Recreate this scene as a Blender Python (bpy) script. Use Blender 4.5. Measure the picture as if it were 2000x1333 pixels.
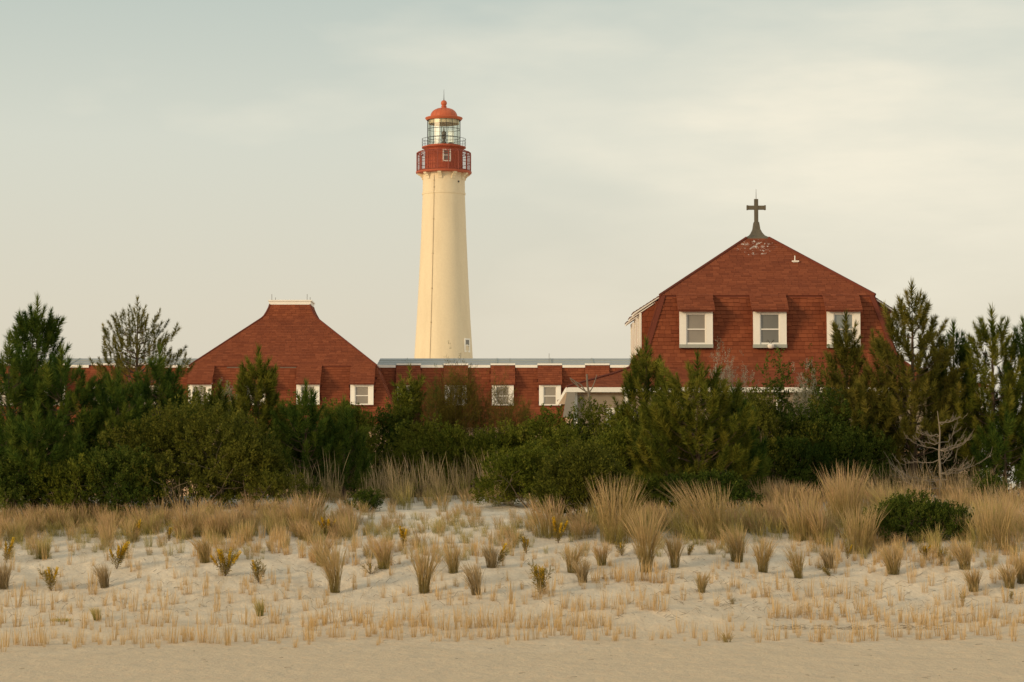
import bpy, math, random
import numpy as np
from mathutils import Vector, Matrix

# ------------------------------------------------------------------ camera / world / sun / exposure
for o in list(bpy.data.objects):
    bpy.data.objects.remove(o, do_unlink=True)
scn = bpy.context.scene
COL = scn.collection
F = 4722.0                      # focal length in pixels of a 2000 px wide frame (85 mm)
CAMZ = 3.6
TILT = math.atan(273.5 / F)
cam = bpy.data.cameras.new("camera")
camo = bpy.data.objects.new("camera", cam)
COL.objects.link(camo)
cam.sensor_width = 36.0
cam.lens = 36.0 * F / 2000.0
cam.clip_start = 0.5
cam.clip_end = 6000
camo.location = (0, 0, CAMZ)
camo.rotation_euler = (math.pi / 2 + TILT, 0, 0)
scn.camera = camo

SUN_EL, SUN_AZ = 13.0, 56.0     # azimuth: degrees to the left of the direction back to the camera
world = bpy.data.worlds.new("World")
scn.world = world
world.use_nodes = True
nt = world.node_tree
nt.nodes.clear()
def N(t, kind, **kw):
    n = t.nodes.new(kind)
    for k, v in kw.items():
        setattr(n, k, v)
    return n
def mth(t, op, a, b=None, clamp=False):
    n = t.nodes.new('ShaderNodeMath'); n.operation = op; n.use_clamp = clamp
    for i, v in enumerate((a, b)):
        if v is None: continue
        if isinstance(v, (int, float)): n.inputs[i].default_value = v
        else: t.links.new(v, n.inputs[i])
    return n.outputs[0]
def mixc(t, fac, a, b, mode='MIX'):
    n = t.nodes.new('ShaderNodeMix'); n.data_type = 'RGBA'; n.blend_type = mode
    for sock, v in ((n.inputs[0], fac), (n.inputs[6], a), (n.inputs[7], b)):
        if isinstance(v, (int, float)): sock.default_value = v
        elif isinstance(v, tuple): sock.default_value = (*v, 1) if len(v) == 3 else v
        else: t.links.new(v, sock)
    return n.outputs[2]
def ramp(t, fac, stops):
    n = t.nodes.new('ShaderNodeValToRGB')
    while len(n.color_ramp.elements) > 1: n.color_ramp.elements.remove(n.color_ramp.elements[-1])
    for i, (p, c) in enumerate(stops):
        e = n.color_ramp.elements[0] if i == 0 else n.color_ramp.elements.new(p)
        e.position = p
        e.color = (c, c, c, 1) if isinstance(c, (int, float)) else (*c, 1)
    t.links.new(fac, n.inputs[0])
    return n.outputs[0]
def noise(t, vec, scale, detail=4, rough=.55, lo=None, hi=None):
    n = t.nodes.new('ShaderNodeTexNoise')
    n.inputs['Scale'].default_value = scale; n.inputs['Detail'].default_value = detail; n.inputs['Roughness'].default_value = rough
    if vec is not None: t.links.new(vec, n.inputs['Vector'])
    if lo is None: return n.outputs[0]
    return ramp(t, n.outputs[0], [(lo, 0.0), (hi, 1.0)])
def mapping(t, vec, scale=(1,1,1), loc=(0,0,0), rot=(0,0,0)):
    m = t.nodes.new('ShaderNodeMapping'); m.inputs['Scale'].default_value = scale
    m.inputs['Location'].default_value = loc; m.inputs['Rotation'].default_value = rot
    t.links.new(vec, m.inputs['Vector']); return m.outputs[0]

sky = N(nt, 'ShaderNodeTexSky', sky_type='NISHITA', sun_disc=False)
sky.sun_elevation = math.radians(SUN_EL)
sky.sun_rotation = math.radians(180 + SUN_AZ)
sky.altitude = 0; sky.air_density = 1.0; sky.dust_density = 2.5; sky.ozone_density = 1.0
tc = N(nt, 'ShaderNodeTexCoord')
sep = N(nt, 'ShaderNodeSeparateXYZ'); nt.links.new(tc.outputs['Generated'], sep.inputs[0])
elev = sep.outputs[2]
clear = mixc(nt, 1.0, sky.outputs[0], (0.10, 0.10, 0.10), 'MULTIPLY')
# thin evening haze that thickens to the horizon, veiled by soft streaky cloud all round the sky
veilc = ramp(nt, elev, [(0.0, (0.66, 0.585, 0.465)), (0.07, (0.70, 0.645, 0.52)), (0.14, (0.69, 0.69, 0.585)), (0.21, (0.54, 0.60, 0.53)), (0.35, (0.44, 0.53, 0.50)), (1.0, (0.42, 0.50, 0.52))])
veilf = ramp(nt, elev, [(0.0, 0.93), (0.12, 0.85), (0.3, 0.7), (1.0, 0.5)])
base = mixc(nt, veilf, clear, veilc)
v1 = mapping(nt, tc.outputs['Generated'], (3.2, 3.2, 9.0), (3.7, 0.6, 1.45), (0, -0.25, 0))
c1 = noise(nt, v1, 1.35, 5, .5)
c1 = ramp(nt, mth(nt, 'ADD', c1, mth(nt, 'MULTIPLY', sep.outputs[0], 1.0)), [(.42, 0.0), (.66, 1.0)])
v2 = mapping(nt, tc.outputs['Generated'], (7.0, 7.0, 34.0), (0.2, 1.4, 0.4), (0, 0.12, 0))
c2 = noise(nt, v2, 1.3, 6, .6, .40, .75)
cl = mth(nt, 'MULTIPLY', c1, mth(nt, 'ADD', mth(nt, 'MULTIPLY', c2, 0.45), 0.6), True)
cl = mth(nt, 'MULTIPLY', cl, ramp(nt, elev, [(0.04, 0.1), (0.13, .9), (1, .95)]))
full = mixc(nt, cl, base, (0.87, 0.805, 0.65))
bg = N(nt, 'ShaderNodeBackground'); bg.inputs[1].default_value = 1.1
nt.links.new(full, bg.inputs[0])
wo = N(nt, 'ShaderNodeOutputWorld'); nt.links.new(bg.outputs[0], wo.inputs[0])

sl = bpy.data.lights.new("sun", 'SUN')
sl.energy = 2.25; sl.angle = math.radians(14.0); sl.color = (1.0, 0.745, 0.44)
so = bpy.data.objects.new("sun", sl); COL.objects.link(so)
so.location = (-60, -40, 60)
so.rotation_euler = (math.pi / 2 - math.radians(SUN_EL), 0, -math.radians(SUN_AZ))

scn.view_settings.view_transform = 'Standard'
scn.view_settings.look = 'None'
scn.view_settings.exposure = 0.0
scn.view_settings.gamma = 1.0
scn.view_settings.use_curve_mapping = False
scn.render.engine = 'CYCLES'

# ------------------------------------------------------------------ geometry of the place
rng = np.random.default_rng(7)
random.seed(7)
CT, ST = math.cos(TILT), math.sin(TILT)
def P(px, py, Y):
    """world point at depth Y seen at photo pixel px,py"""
    xc, yc = (px - 1000) / F, (666.5 - py) / F
    d = (xc, CT - yc * ST, ST + yc * CT)
    k = Y / d[1]
    return Vector((d[0] * k, Y, CAMZ + d[2] * k))
def PX(px, Y): return (px - 1000) / F * Y / CT
def PZ(py, Y): return P(1000, py, Y).z
GY = [-200, 30, 50, 54.5, 57, 60, 63, 66, 70, 74, 78, 82, 86, 90, 130, 200, 262, 1000, 4000]
GZ = [-.6, -.05, 0, .04, .25, .70, 1.25, 1.85, 2.5, 2.95, 3.1, 2.6, 1.8, 1.6, 1.6, 1.2, 1.0, .6, 0]
_w = [(rng.uniform(.25, 1.4), rng.uniform(0, 6.28), rng.uniform(0, 6.28)) for _ in range(14)]
_w2 = [(rng.uniform(2.0, 6.5), rng.uniform(0, 6.28), rng.uniform(0, 6.28)) for _ in range(18)]
def ground(x, y):
    x = np.asarray(x, float); y = np.asarray(y, float)
    z = np.interp(y, GY, GZ)
    amp = np.interp(y, [48, 54, 60, 80, 95], [.012, .03, .09, .09, .02])
    a2 = np.interp(y, [30, 52, 57, 72, 90], [.006, .008, .020, .020, .0])
    n = sum(np.sin(k * (x * np.cos(a) + y * np.sin(a)) + p) for k, a, p in _w) / 3.5
    m = sum(np.sin(k * (x * np.cos(a) + y * np.sin(a)) + p) for k, a, p in _w2) / 3.5
    return z + amp * n + a2 * m
def gz(x, y): return float(ground(x, y))
_GS = np.arange(40, 79.01, .08)
def G(px, py):
    """point of the ground seen at photo pixel"""
    d = P(px, py, 1.0) - Vector((0, 0, CAMZ))
    hit = CAMZ + d.z * _GS < ground(d.x * _GS, _GS)
    y = float(_GS[int(np.argmax(hit))]) if hit.any() else 79.0
    return Vector((d.x * y, y, gz(d.x * y, y)))
def at(px, Y):
    x = PX(px, Y); return Vector((x, Y, gz(x, Y)))

# ------------------------------------------------------------------ helpers
def link(o, parent=None):
    COL.objects.link(o)
    if parent is not None:
        o.parent = parent
        # parts are modelled in world coordinates: only the thing's own Empty carries an offset
        o.matrix_parent_inverse = Matrix.Translation(-parent.location) if parent.parent is None else Matrix.Identity(4)
    return o
def tag(o, label=None, cat=None, group=None, kind=None):
    if label: o['label'] = label
    if cat: o['category'] = cat
    if group: o['group'] = group
    if kind: o['kind'] = kind
    return o
def thing(name, loc, label, cat, group=None):
    o = bpy.data.objects.new(name, None); COL.objects.link(o)
    o.location = loc; o.empty_display_size = .3
    return tag(o, label, cat, group)
def np_mesh(name, V, tris=None, quads=None, mat=None, attrs=None, smooth=False):
    me = bpy.data.meshes.new(name)
    V = np.asarray(V, np.float32).reshape(-1, 3)
    parts, starts, n = [], [], 0
    if tris is not None and len(tris):
        t = np.asarray(tris, np.int32).reshape(-1, 3); parts.append(t.ravel())
        starts.append(np.arange(len(t), dtype=np.int32) * 3); n = t.size
    if quads is not None and len(quads):
        q = np.asarray(quads, np.int32).reshape(-1, 4); parts.append(q.ravel())
        starts.append(np.arange(len(q), dtype=np.int32) * 4 + n)
    li = np.concatenate(parts); ls = np.concatenate(starts)
    me.vertices.add(len(V)); me.vertices.foreach_set('co', V.ravel())
    me.loops.add(len(li)); me.loops.foreach_set('vertex_index', li)
    me.polygons.add(len(ls)); me.polygons.foreach_set('loop_start', ls)
    me.update(calc_edges=True)
    me.validate()
    if attrs:
        for k, a in attrs.items():
            at_ = me.attributes.new(k, 'FLOAT', 'POINT'); at_.data.foreach_set('value', np.asarray(a, np.float32))
    me.polygons.foreach_set('use_smooth', np.full(len(ls), bool(smooth)))
    if mat: me.materials.append(mat)
    return me
def obj(name, me, parent=None): return link(bpy.data.objects.new(name, me), parent)

class MB:
    """collects faces of one mesh object"""
    def __init__(s): s.v = []; s.f = []
    def add(s, vs, fs):
        n = len(s.v); s.v += [tuple(v) for v in vs]; s.f += [tuple(i + n for i in f) for f in fs]
    def box(s, x0, x1, y0, y1, z0, z1):
        s.add([(x, y, z) for z in (z0, z1) for y in (y0, y1) for x in (x0, x1)],
              [(0, 2, 3, 1), (4, 5, 7, 6), (0, 1, 5, 4), (2, 6, 7, 3), (0, 4, 6, 2), (1, 3, 7, 5)])
    def hexa(s, p): # 8 points: bottom 4 ccw, top 4 ccw
        s.add(p, [(3, 2, 1, 0), (4, 5, 6, 7), (0, 1, 5, 4), (1, 2, 6, 5), (2, 3, 7, 6), (3, 0, 4, 7)])
    def tube(s, pts, rad, sides=6, caps=True):
        pts = [Vector(p) for p in pts]
        if not hasattr(rad, '__len__'): rad = [rad] * len(pts)
        n0 = len(s.v); 
        for i, p in enumerate(pts):
            d = (pts[min(i + 1, len(pts) - 1)] - pts[max(i - 1, 0)]).normalized()
            a = d.orthogonal().normalized() if i == 0 else (a - d * a.dot(d)).normalized()
            b = d.cross(a)
            for k in range(sides):
                t = 2 * math.pi * k / sides
                s.v.append(tuple(p + (a * math.cos(t) + b * math.sin(t)) * rad[i]))
        for i in range(len(pts) - 1):
            for k in range(sides):
                k2 = (k + 1) % sides
                s.f.append((n0 + i * sides + k, n0 + i * sides + k2, n0 + (i + 1) * sides + k2, n0 + (i + 1) * sides + k))
        if caps:
            s.f.append(tuple(n0 + k for k in reversed(range(sides))))
            s.f.append(tuple(n0 + (len(pts) - 1) * sides + k for k in range(sides)))
    def lathe(s, c, prof, seg=48, a0=0.0):
        n0 = len(s.v)
        for r, z in prof:
            for k in range(seg):
                t = a0 + 2 * math.pi * k / seg
                s.v.append((c[0] + r * math.cos(t), c[1] + r * math.sin(t), z))
        for i in range(len(prof) - 1):
            for k in range(seg):
                k2 = (k + 1) % seg
                s.f.append((n0 + i * seg + k, n0 + i * seg + k2, n0 + (i + 1) * seg + k2, n0 + (i + 1) * seg + k))
    def build(s, name, mat, parent=None, smooth=False):
        me = bpy.data.meshes.new(name); me.from_pydata(s.v, [], s.f); me.update()
        if mat: me.materials.append(mat)
        if smooth:
            me.polygons.foreach_set('use_smooth', [True] * len(me.polygons))
            try: me.set_sharp_from_angle(angle=math.radians(40))
            except Exception: pass
        return obj(name, me, parent)

# ------------------------------------------------------------------ materials
def mat(name):
    m = bpy.data.materials.new(name); m.use_nodes = True
    t = m.node_tree; b = t.nodes['Principled BSDF']
    b.inputs['Specular IOR Level'].default_value = .25
    return m, t, b
def coord(t):
    g = N(t, 'ShaderNodeNewGeometry'); return g.outputs['Position']
def bump(t, b, h, strength, dist):
    n = N(t, 'ShaderNodeBump'); n.inputs['Strength'].default_value = strength; n.inputs['Distance'].default_value = dist
    t.links.new(h, n.inputs['Height']); t.links.new(n.outputs[0], b.inputs['Normal'])
def painted(name, c, dirt, amt=.35, scale=1.5, rough=.6, stretch=(1, 1, .25), bmp=.15):
    m, t, b = mat(name); p = coord(t)
    n1 = noise(t, mapping(t, p, stretch), scale, 6, .65, .45, .75)
    n2 = noise(t, p, scale * 9, 4, .6, .35, .7)
    f = mth(t, 'MULTIPLY', n1, amt); f2 = mth(t, 'MULTIPLY', n2, amt * .4)
    col = mixc(t, f, c, dirt); col = mixc(t, f2, col, dirt)
    t.links.new(col, b.inputs['Base Color']); b.inputs['Roughness'].default_value = rough
    bump(t, b, noise(t, p, 14, 5, .6), bmp, .02)
    return m
def shingle_mat(name, ca, cb, cc, per_object=False, droppings=None):
    m, t, b = mat(name); p = coord(t)
    if per_object:
        oi = N(t, 'ShaderNodeObjectInfo'); tone = oi.outputs['Random']
    else:
        a = N(t, 'ShaderNodeAttribute', attribute_name='tone'); tone = a.outputs['Fac']
    col = ramp(t, tone, [(0, ca), (.5, cb), (1, cc)])
    n1 = noise(t, p, .8, 5, .6, .35, .7)
    col = mixc(t, mth(t, 'MULTIPLY', n1, .22), col, (0.13, 0.040, 0.024))
    n2 = noise(t, p, 60, 3, .6, .3, .75)
    col = mixc(t, mth(t, 'MULTIPLY', n2, .25), col, (0.34, 0.13, 0.075))
    if droppings:
        s = N(t, 'ShaderNodeVectorMath', operation='DISTANCE'); t.links.new(mapping(t, p, (1, 1, 1.4)), s.inputs[0])
        s.inputs[1].default_value = (droppings[0], droppings[1], droppings[2] * 1.4)
        near = ramp(t, s.outputs['Value'], [(0.0, 1.0), (.6, .9), (1.5, 0.0)])
        sp = noise(t, mapping(t, p, (1, 1, .5)), 6.5, 5, .7)
        f = ramp(t, mth(t, 'ADD', sp, mth(t, 'MULTIPLY', near, .19)), [(.735, 0.0), (.79, 1.0)])
        f = mth(t, 'MULTIPLY', f, ramp(t, near, [(.05, 0.0), (.3, 1.0)]))
        col = mixc(t, mth(t, 'MULTIPLY', f, .8), col, (.72, .66, .58))
    t.links.new(col, b.inputs['Base Color']); b.inputs['Roughness'].default_value = .9
    b.inputs['Specular IOR Level'].default_value = .12
    bump(t, b, noise(t, p, 90, 3, .6), .25, .006)
    return m
def foliage(name, lo, mid, hi, trans=.3, rough=.7, spec=.07):
    m, t, b = mat(name)
    a = N(t, 'ShaderNodeAttribute', attribute_name='tone')
    col = ramp(t, a.outputs['Fac'], [(0, lo), (.55, mid), (1, hi)])
    n1 = noise(t, coord(t), 1.1, 3, .5, .35, .7)
    col = mixc(t, mth(t, 'MULTIPLY', n1, .3), col, lo)
    t.links.new(col, b.inputs['Base Color']); b.inputs['Roughness'].default_value = rough
    b.inputs['Specular IOR Level'].default_value = spec
    tr = N(t, 'ShaderNodeBsdfTranslucent'); t.links.new(col, tr.inputs[0])
    mx = N(t, 'ShaderNodeMixShader'); mx.inputs[0].default_value = trans
    out = t.nodes['Material Output']
    t.links.new(b.outputs[0], mx.inputs[1]); t.links.new(tr.outputs[0], mx.inputs[2]); t.links.new(mx.outputs[0], out.inputs[0])
    return m
def grass_mat(name, base, mid, tip, alt, trans=.3):
    m, t, b = mat(name)
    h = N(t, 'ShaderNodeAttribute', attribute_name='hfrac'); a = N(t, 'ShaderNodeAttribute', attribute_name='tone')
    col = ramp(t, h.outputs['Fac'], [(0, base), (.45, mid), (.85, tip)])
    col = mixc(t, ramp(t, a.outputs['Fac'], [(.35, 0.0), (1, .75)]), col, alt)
    t.links.new(col, b.inputs['Base Color']); b.inputs['Roughness'].default_value = .75
    b.inputs['Specular IOR Level'].default_value = .15
    tr = N(t, 'ShaderNodeBsdfTranslucent'); t.links.new(col, tr.inputs[0])
    mx = N(t, 'ShaderNodeMixShader'); mx.inputs[0].default_value = trans
    t.links.new(b.outputs[0], mx.inputs[1]); t.links.new(tr.outputs[0], mx.inputs[2])
    t.links.new(mx.outputs[0], t.nodes['Material Output'].inputs[0])
    return m
def glassy(name, c, rough=.08, spec=.5):
    m, t, b = mat(name); p = coord(t)
    n1 = noise(t, p, 1.3, 3, .5, .3, .7)
    col = mixc(t, n1, c, tuple(x * .8 for x in c))
    t.links.new(col, b.inputs['Base Color']); b.inputs['Roughness'].default_value = rough
    b.inputs['Specular IOR Level'].default_value = spec; b.inputs['Coat Weight'].default_value = .6
    b.inputs['Coat Roughness'].default_value = .03
    return m
M = {}
DROP = None
M['cream'] = painted('cream_paint', (.81, .675, .47), (.56, .44, .29), .42, .55, .7, (1, 1, .18))
M['trim'] = painted('white_trim', (.93, .88, .79), (.58, .50, .40), .22, 2.0, .6)
M['trim_plain'] = painted('white_sash', (.88, .83, .76), (.6, .52, .43), .15, 3.0, .5)
M['sill'] = painted('grey_sill', (.40, .42, .37), (.30, .28, .24), .4, 3.0, .7)
M['redpaint'] = painted('red_paint', (.47, .108, .052), (.22, .05, .03), .45, 2.2, .55, (1, 1, .3))
M['redrail'] = painted('red_railing', (.30, .070, .045), (.16, .05, .04), .4, 3, .6)
M['dome'] = painted('dome_red_paint', (.56, .14, .062), (.34, .09, .05), .4, 2.0, .5)
M['iron'] = painted('dark_iron', (.035, .033, .03), (.09, .06, .04), .5, 3, .6)
M['steel'] = painted('grey_rod', (.20, .19, .17), (.12, .1, .08), .4, 3, .5)
M['conduit'] = painted('tan_conduit', (.62, .49, .32), (.30, .22, .14), .5, 3, .6)
M['flash'] = painted('dull_flashing', (.17, .13, .10), (.1, .08, .06), .4, 3, .7)
M['copper'] = painted('weathered_bronze', (.15, .125, .085), (.06, .055, .045), .7, 3.5, .6)
M['membrane'] = painted('grey_roofing', (.40, .41, .39), (.24, .24, .23), .6, 1.1, .7, (.3, 1, 1))
M['taupe'] = painted('taupe_screen', (.33, .26, .19), (.24, .19, .14), .5, 1.0, .8)
M['flap'] = painted('grey_canvas', (.30, .27, .23), (.28, .25, .21), .5, 1.5, .8)
M['siding'] = painted('tan_siding', (.62, .42, .27), (.42, .28, .19), .4, 1.2, .7)
M['redwood'] = painted('red_shingle_backing', (.16, .040, .022), (.09, .03, .02), .4, 2, .9)
M['pane'] = glassy('shaded_glass', (.30, .255, .20))
M['pane_dark'] = glassy('dark_glass', (.16, .15, .125))
M['pane_sky'] = glassy('reflecting_glass', (.24, .27, .26), .05, .8)
M['lens'] = painted('lamp_metal', (.20, .17, .14), (.1, .09, .08), .4, 4, .3)
M['bark'] = painted('pine_bark', (.13, .085, .055), (.06, .045, .035), .7, 6, .9)
M['deadwood'] = painted('weathered_wood', (.25, .205, .155), (.13, .105, .08), .6, 6, .85)
M['twig'] = painted('dry_twig', (.22, .165, .11), (.10, .08, .055), .6, 8, .9)
# clear lantern glass
m, t, b = mat('lantern_glass')
tr = N(t, 'ShaderNodeBsdfTransparent'); tr.inputs[0].default_value = (.93, .94, .91, 1)
gl = N(t, 'ShaderNodeBsdfGlossy'); gl.inputs['Roughness'].default_value = .2
mx = N(t, 'ShaderNodeMixShader'); mx.inputs[0].default_value = .03
t.links.new(tr.outputs[0], mx.inputs[1]); t.links.new(gl.outputs[0], mx.inputs[2]); t.links.new(mx.outputs[0], t.nodes['Material Output'].inputs[0])
M['lantern_glass'] = m

SA, SB, SC = (.165, .040, .016), (.220, .056, .022), (.275, .076, .031)

M['pine'] = foliage('pine_needles', (.055, .075, .010), (.155, .165, .020), (.30, .265, .04))
M['pine_dark'] = foliage('dark_pine_needles', (0.034, 0.068, 0.012), (0.086, 0.132, 0.018), (0.182, 0.207, 0.030))
M['pine_yellow'] = foliage('olive_pine_needles', (0.078, 0.081, 0.014), (0.163, 0.149, 0.024), (0.286, 0.232, 0.045))
M['leaf_green'] = foliage('bayberry_leaves', (0.062, 0.085, 0.010), (0.156, 0.171, 0.020), (0.273, 0.262, 0.040))
M['leaf_olive'] = foliage('olive_leaves', (.052, .062, .010), (.125, .132, .018), (.23, .215, .035))
M['leaf_dark'] = foliage('dark_evergreen_leaves', (0.034, 0.061, 0.010), (0.081, 0.112, 0.016), (0.169, 0.183, 0.030))
M['leaf_silver'] = foliage('silvery_leaves', (.20, .19, .13), (.38, .36, .27), (.58, .54, .43))
M['cedar'] = foliage('cedar_scales', (0.091, 0.061, 0.016), (0.124, 0.107, 0.018), (0.234, 0.171, 0.034))
M['goldleaf'] = foliage('goldenrod_leaves', (.14, .11, .025), (.28, .22, .05), (.38, .25, .09))
M['goldflower'] = foliage('goldenrod_flowers', (.55, .34, .02), (.78, .52, .03), (.85, .62, .06), .2)
M['redleaf'] = foliage('russet_leaves', (.045, .025, .014), (.09, .045, .022), (.13, .07, .03))
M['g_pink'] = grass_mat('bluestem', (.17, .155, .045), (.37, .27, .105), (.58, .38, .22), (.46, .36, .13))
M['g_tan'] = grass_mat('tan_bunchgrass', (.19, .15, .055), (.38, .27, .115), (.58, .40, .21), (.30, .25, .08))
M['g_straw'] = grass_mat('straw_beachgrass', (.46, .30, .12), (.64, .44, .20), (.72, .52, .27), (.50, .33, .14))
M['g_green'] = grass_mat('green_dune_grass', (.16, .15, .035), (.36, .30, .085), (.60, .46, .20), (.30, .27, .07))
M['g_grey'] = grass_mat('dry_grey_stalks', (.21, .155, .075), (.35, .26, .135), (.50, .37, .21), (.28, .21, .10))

# sand
m, t, b = mat('sand'); p = coord(t)
sp = N(t, 'ShaderNodeSeparateXYZ'); t.links.new(p, sp.inputs[0])
big = noise(t, mapping(t, p, (1, .55, 1)), .55, 5, .6, .35, .68)
zone = ramp(t, mth(t, 'MULTIPLY', mth(t, 'ADD', sp.outputs[1], mth(t, 'MULTIPLY', big, 5.0)), .01), [(.54, 0.0), (.72, 1.0)])
col = mixc(t, zone, (.72, .56, .37), (.86, .765, .615))
col = mixc(t, mth(t, 'MULTIPLY', noise(t, mapping(t, p, (.8, .3, 1)), 2.2, 5, .65, .4, .72), .42), col, (.46, .385, .285))
col = mixc(t, mth(t, 'MULTIPLY', noise(t, mapping(t, p, (1, .3, 1), (3, 9, 0)), 5.5, 5, .7, .48, .70), mth(t, 'SUBTRACT', .5, mth(t, 'MULTIPLY', zone, .38))), col, (.76, .52, .32))
fine = noise(t, mapping(t, p, (1, .5, 1)), 16, 4, .7, .30, .75)
col = mixc(t, mth(t, 'MULTIPLY', fine, .42), col, (.44, .34, .23))
grain = noise(t, p, 120, 2, .7, .3, .75)
col = mixc(t, mth(t, 'MULTIPLY', grain, .2), col, (.72, .60, .44))
shell = noise(t, mapping(t, p, (1, .6, 1)), 42, 2, .5, .745, .765)
col = mixc(t, mth(t, 'MULTIPLY', shell, .7), col, (.80, .74, .62))
dark = noise(t, mapping(t, p, (1, .35, 1), (7, 3, 0)), 9, 5, .75, .62, .70)
col = mixc(t, mth(t, 'MULTIPLY', dark, .55), col, (.20, .15, .10))
t.links.new(col, b.inputs['Base Color']); b.inputs['Roughness'].default_value = .95; b.inputs['Specular IOR Level'].default_value = .1
h = mth(t, 'ADD', mth(t, 'MULTIPLY', noise(t, mapping(t, p, (1, .6, 1)), 3.5, 5, .6), 1.0), mth(t, 'MULTIPLY', noise(t, p, 22, 3, .6), .22))
bump(t, b, h, .9, .09)
M['sand'] = m

# ------------------------------------------------------------------ ground: one sheet out to the horizon
xs = np.concatenate([np.linspace(-3000, -60, 12), np.linspace(-50, -20, 14), np.arange(-19.6, 19.61, .18), np.linspace(20, 50, 14), np.linspace(60, 3000, 12)])
ys = np.concatenate([np.linspace(-200, 36, 14), np.arange(38, 80, .18), np.linspace(80.3, 100, 40), np.linspace(104, 300, 20), np.linspace(400, 4000, 12)])
XX, YY = np.meshgrid(xs, ys)
ZZ = ground(XX, YY)
V = np.stack([XX, YY, ZZ], -1).reshape(-1, 3)
nx, ny = len(xs), len(ys)
ii = (np.arange(ny - 1)[:, None] * nx + np.arange(nx - 1)[None]).ravel()
Q = np.stack([ii, ii + 1, ii + nx + 1, ii + nx], 1)
tag(obj('sand_ground', np_mesh('sand_ground', V, quads=Q, mat=M['sand'], smooth=True)), kind='structure')

# ------------------------------------------------------------------ shingles
class Shingles:
    """courses of tabs laid on faces; pieces may be kept as objects of their own"""
    def __init__(s, limit=300): s.V = []; s.Q = []; s.T = []; s.n = 0; s.single = []; s.limit = limit
    def rows(s, rows, t=.024, w=.30, single=None, skip=None, seed=1):
        r = random.Random(seed)
        for ri, (BL, BR, TL, TR) in enumerate(rows):
            BL, BR, TL, TR = map(Vector, (BL, BR, TL, TR))
            u = (BR - BL); wid = u.length
            if wid < .02: continue
            u /= wid
            c0 = (BL + BR) / 2; c1 = (TL + TR) / 2
            n = u.cross(c1 - c0).normalized()
            tl = (TL - c0).dot(u); trr = (TR - c0).dot(u)
            x = -wid / 2 - r.uniform(0, w)
            bt = r.uniform(.8, 1.2) * t
            while x < wid / 2:
                ww = w * r.uniform(.72, 1.25)
                a, b_ = x + .004, x + ww - .004
                x += ww
                a0, b0 = max(a, -wid / 2), min(b_, wid / 2)
                a1, b1 = max(a, tl), min(b_, trr)
                if b0 - a0 < .02: continue
                if b1 < a1: a1 = b1 = (max(tl, min(trr, (a0 + b0) / 2)))
                mid = c0 + u * ((a0 + b0) / 2)
                if skip and skip(mid): continue
                th = bt * r.uniform(.9, 1.12); dz = r.uniform(-.13, .05)
                vdir = (c1 - c0)
                p = [c0 + u * a0 + vdir * dz, c0 + u * b0 + vdir * dz, c1 + u * b1, c1 + u * a1]
                if single and len(s.single) < s.limit and a == a0 and b_ == b0 and single(mid):
                    s.single.append((p[0].copy(), u.copy(), vdir.copy() - vdir * dz, n.copy(), b0 - a0, th)); continue
                q = [p[0] + n * th, p[1] + n * th, p[2] + n * .004, p[3] + n * .004]
                o = s.n
                s.V += [tuple(k) for k in p + q]; s.n += 8
                s.Q += [(o + 4, o + 5, o + 6, o + 7), (o, o + 1, o + 5, o + 4), (o, o + 4, o + 7, o + 3), (o + 1, o + 2, o + 6, o + 5)]
                s.T += [min(1, max(0, r.gauss(.5, .26)))] * 8
    def build(s, name, mt, parent):
        o = obj(name, np_mesh(name, s.V, quads=s.Q, mat=mt, attrs={'tone': s.T}), parent)
        return tag(o, kind='stuff')
def trapezoid_rows(BL, BR, TL, TR, step=.15):
    BL, BR, TL, TR = map(Vector, (BL, BR, TL, TR))
    n = max(1, round((((TL + TR) - (BL + BR)) / 2).length / step))
    return [(BL.lerp(TL, i / n), BR.lerp(TR, i / n), BL.lerp(TL, (i + 1) / n), BR.lerp(TR, (i + 1) / n)) for i in range(n)]
WEDGE = None
def single_shingles(items, mt, parent):
    global WEDGE
    if WEDGE is None:
        v = [(0, 0, 0), (1, 0, 0), (1, 1, 0), (0, 1, 0), (0, 0, 1), (1, 0, 1), (1, 1, .16), (0, 1, .16)]
        WEDGE = np_mesh('shingle', v, quads=[(4, 5, 6, 7), (0, 1, 5, 4), (0, 4, 7, 3), (1, 2, 6, 5), (2, 3, 7, 6), (3, 2, 1, 0)], mat=mt)
    for p, u, vd, n, w, th in items:
        o = obj('shingle', WEDGE, parent)
        L = vd.length; vv = vd / L
        mtx = Matrix(((u.x * w, vd.x, n.x * th, p.x), (u.y * w, vd.y, n.y * th, p.y), (u.z * w, vd.z, n.z * th, p.z), (0, 0, 0, 1)))
        o.matrix_basis = mtx

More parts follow.
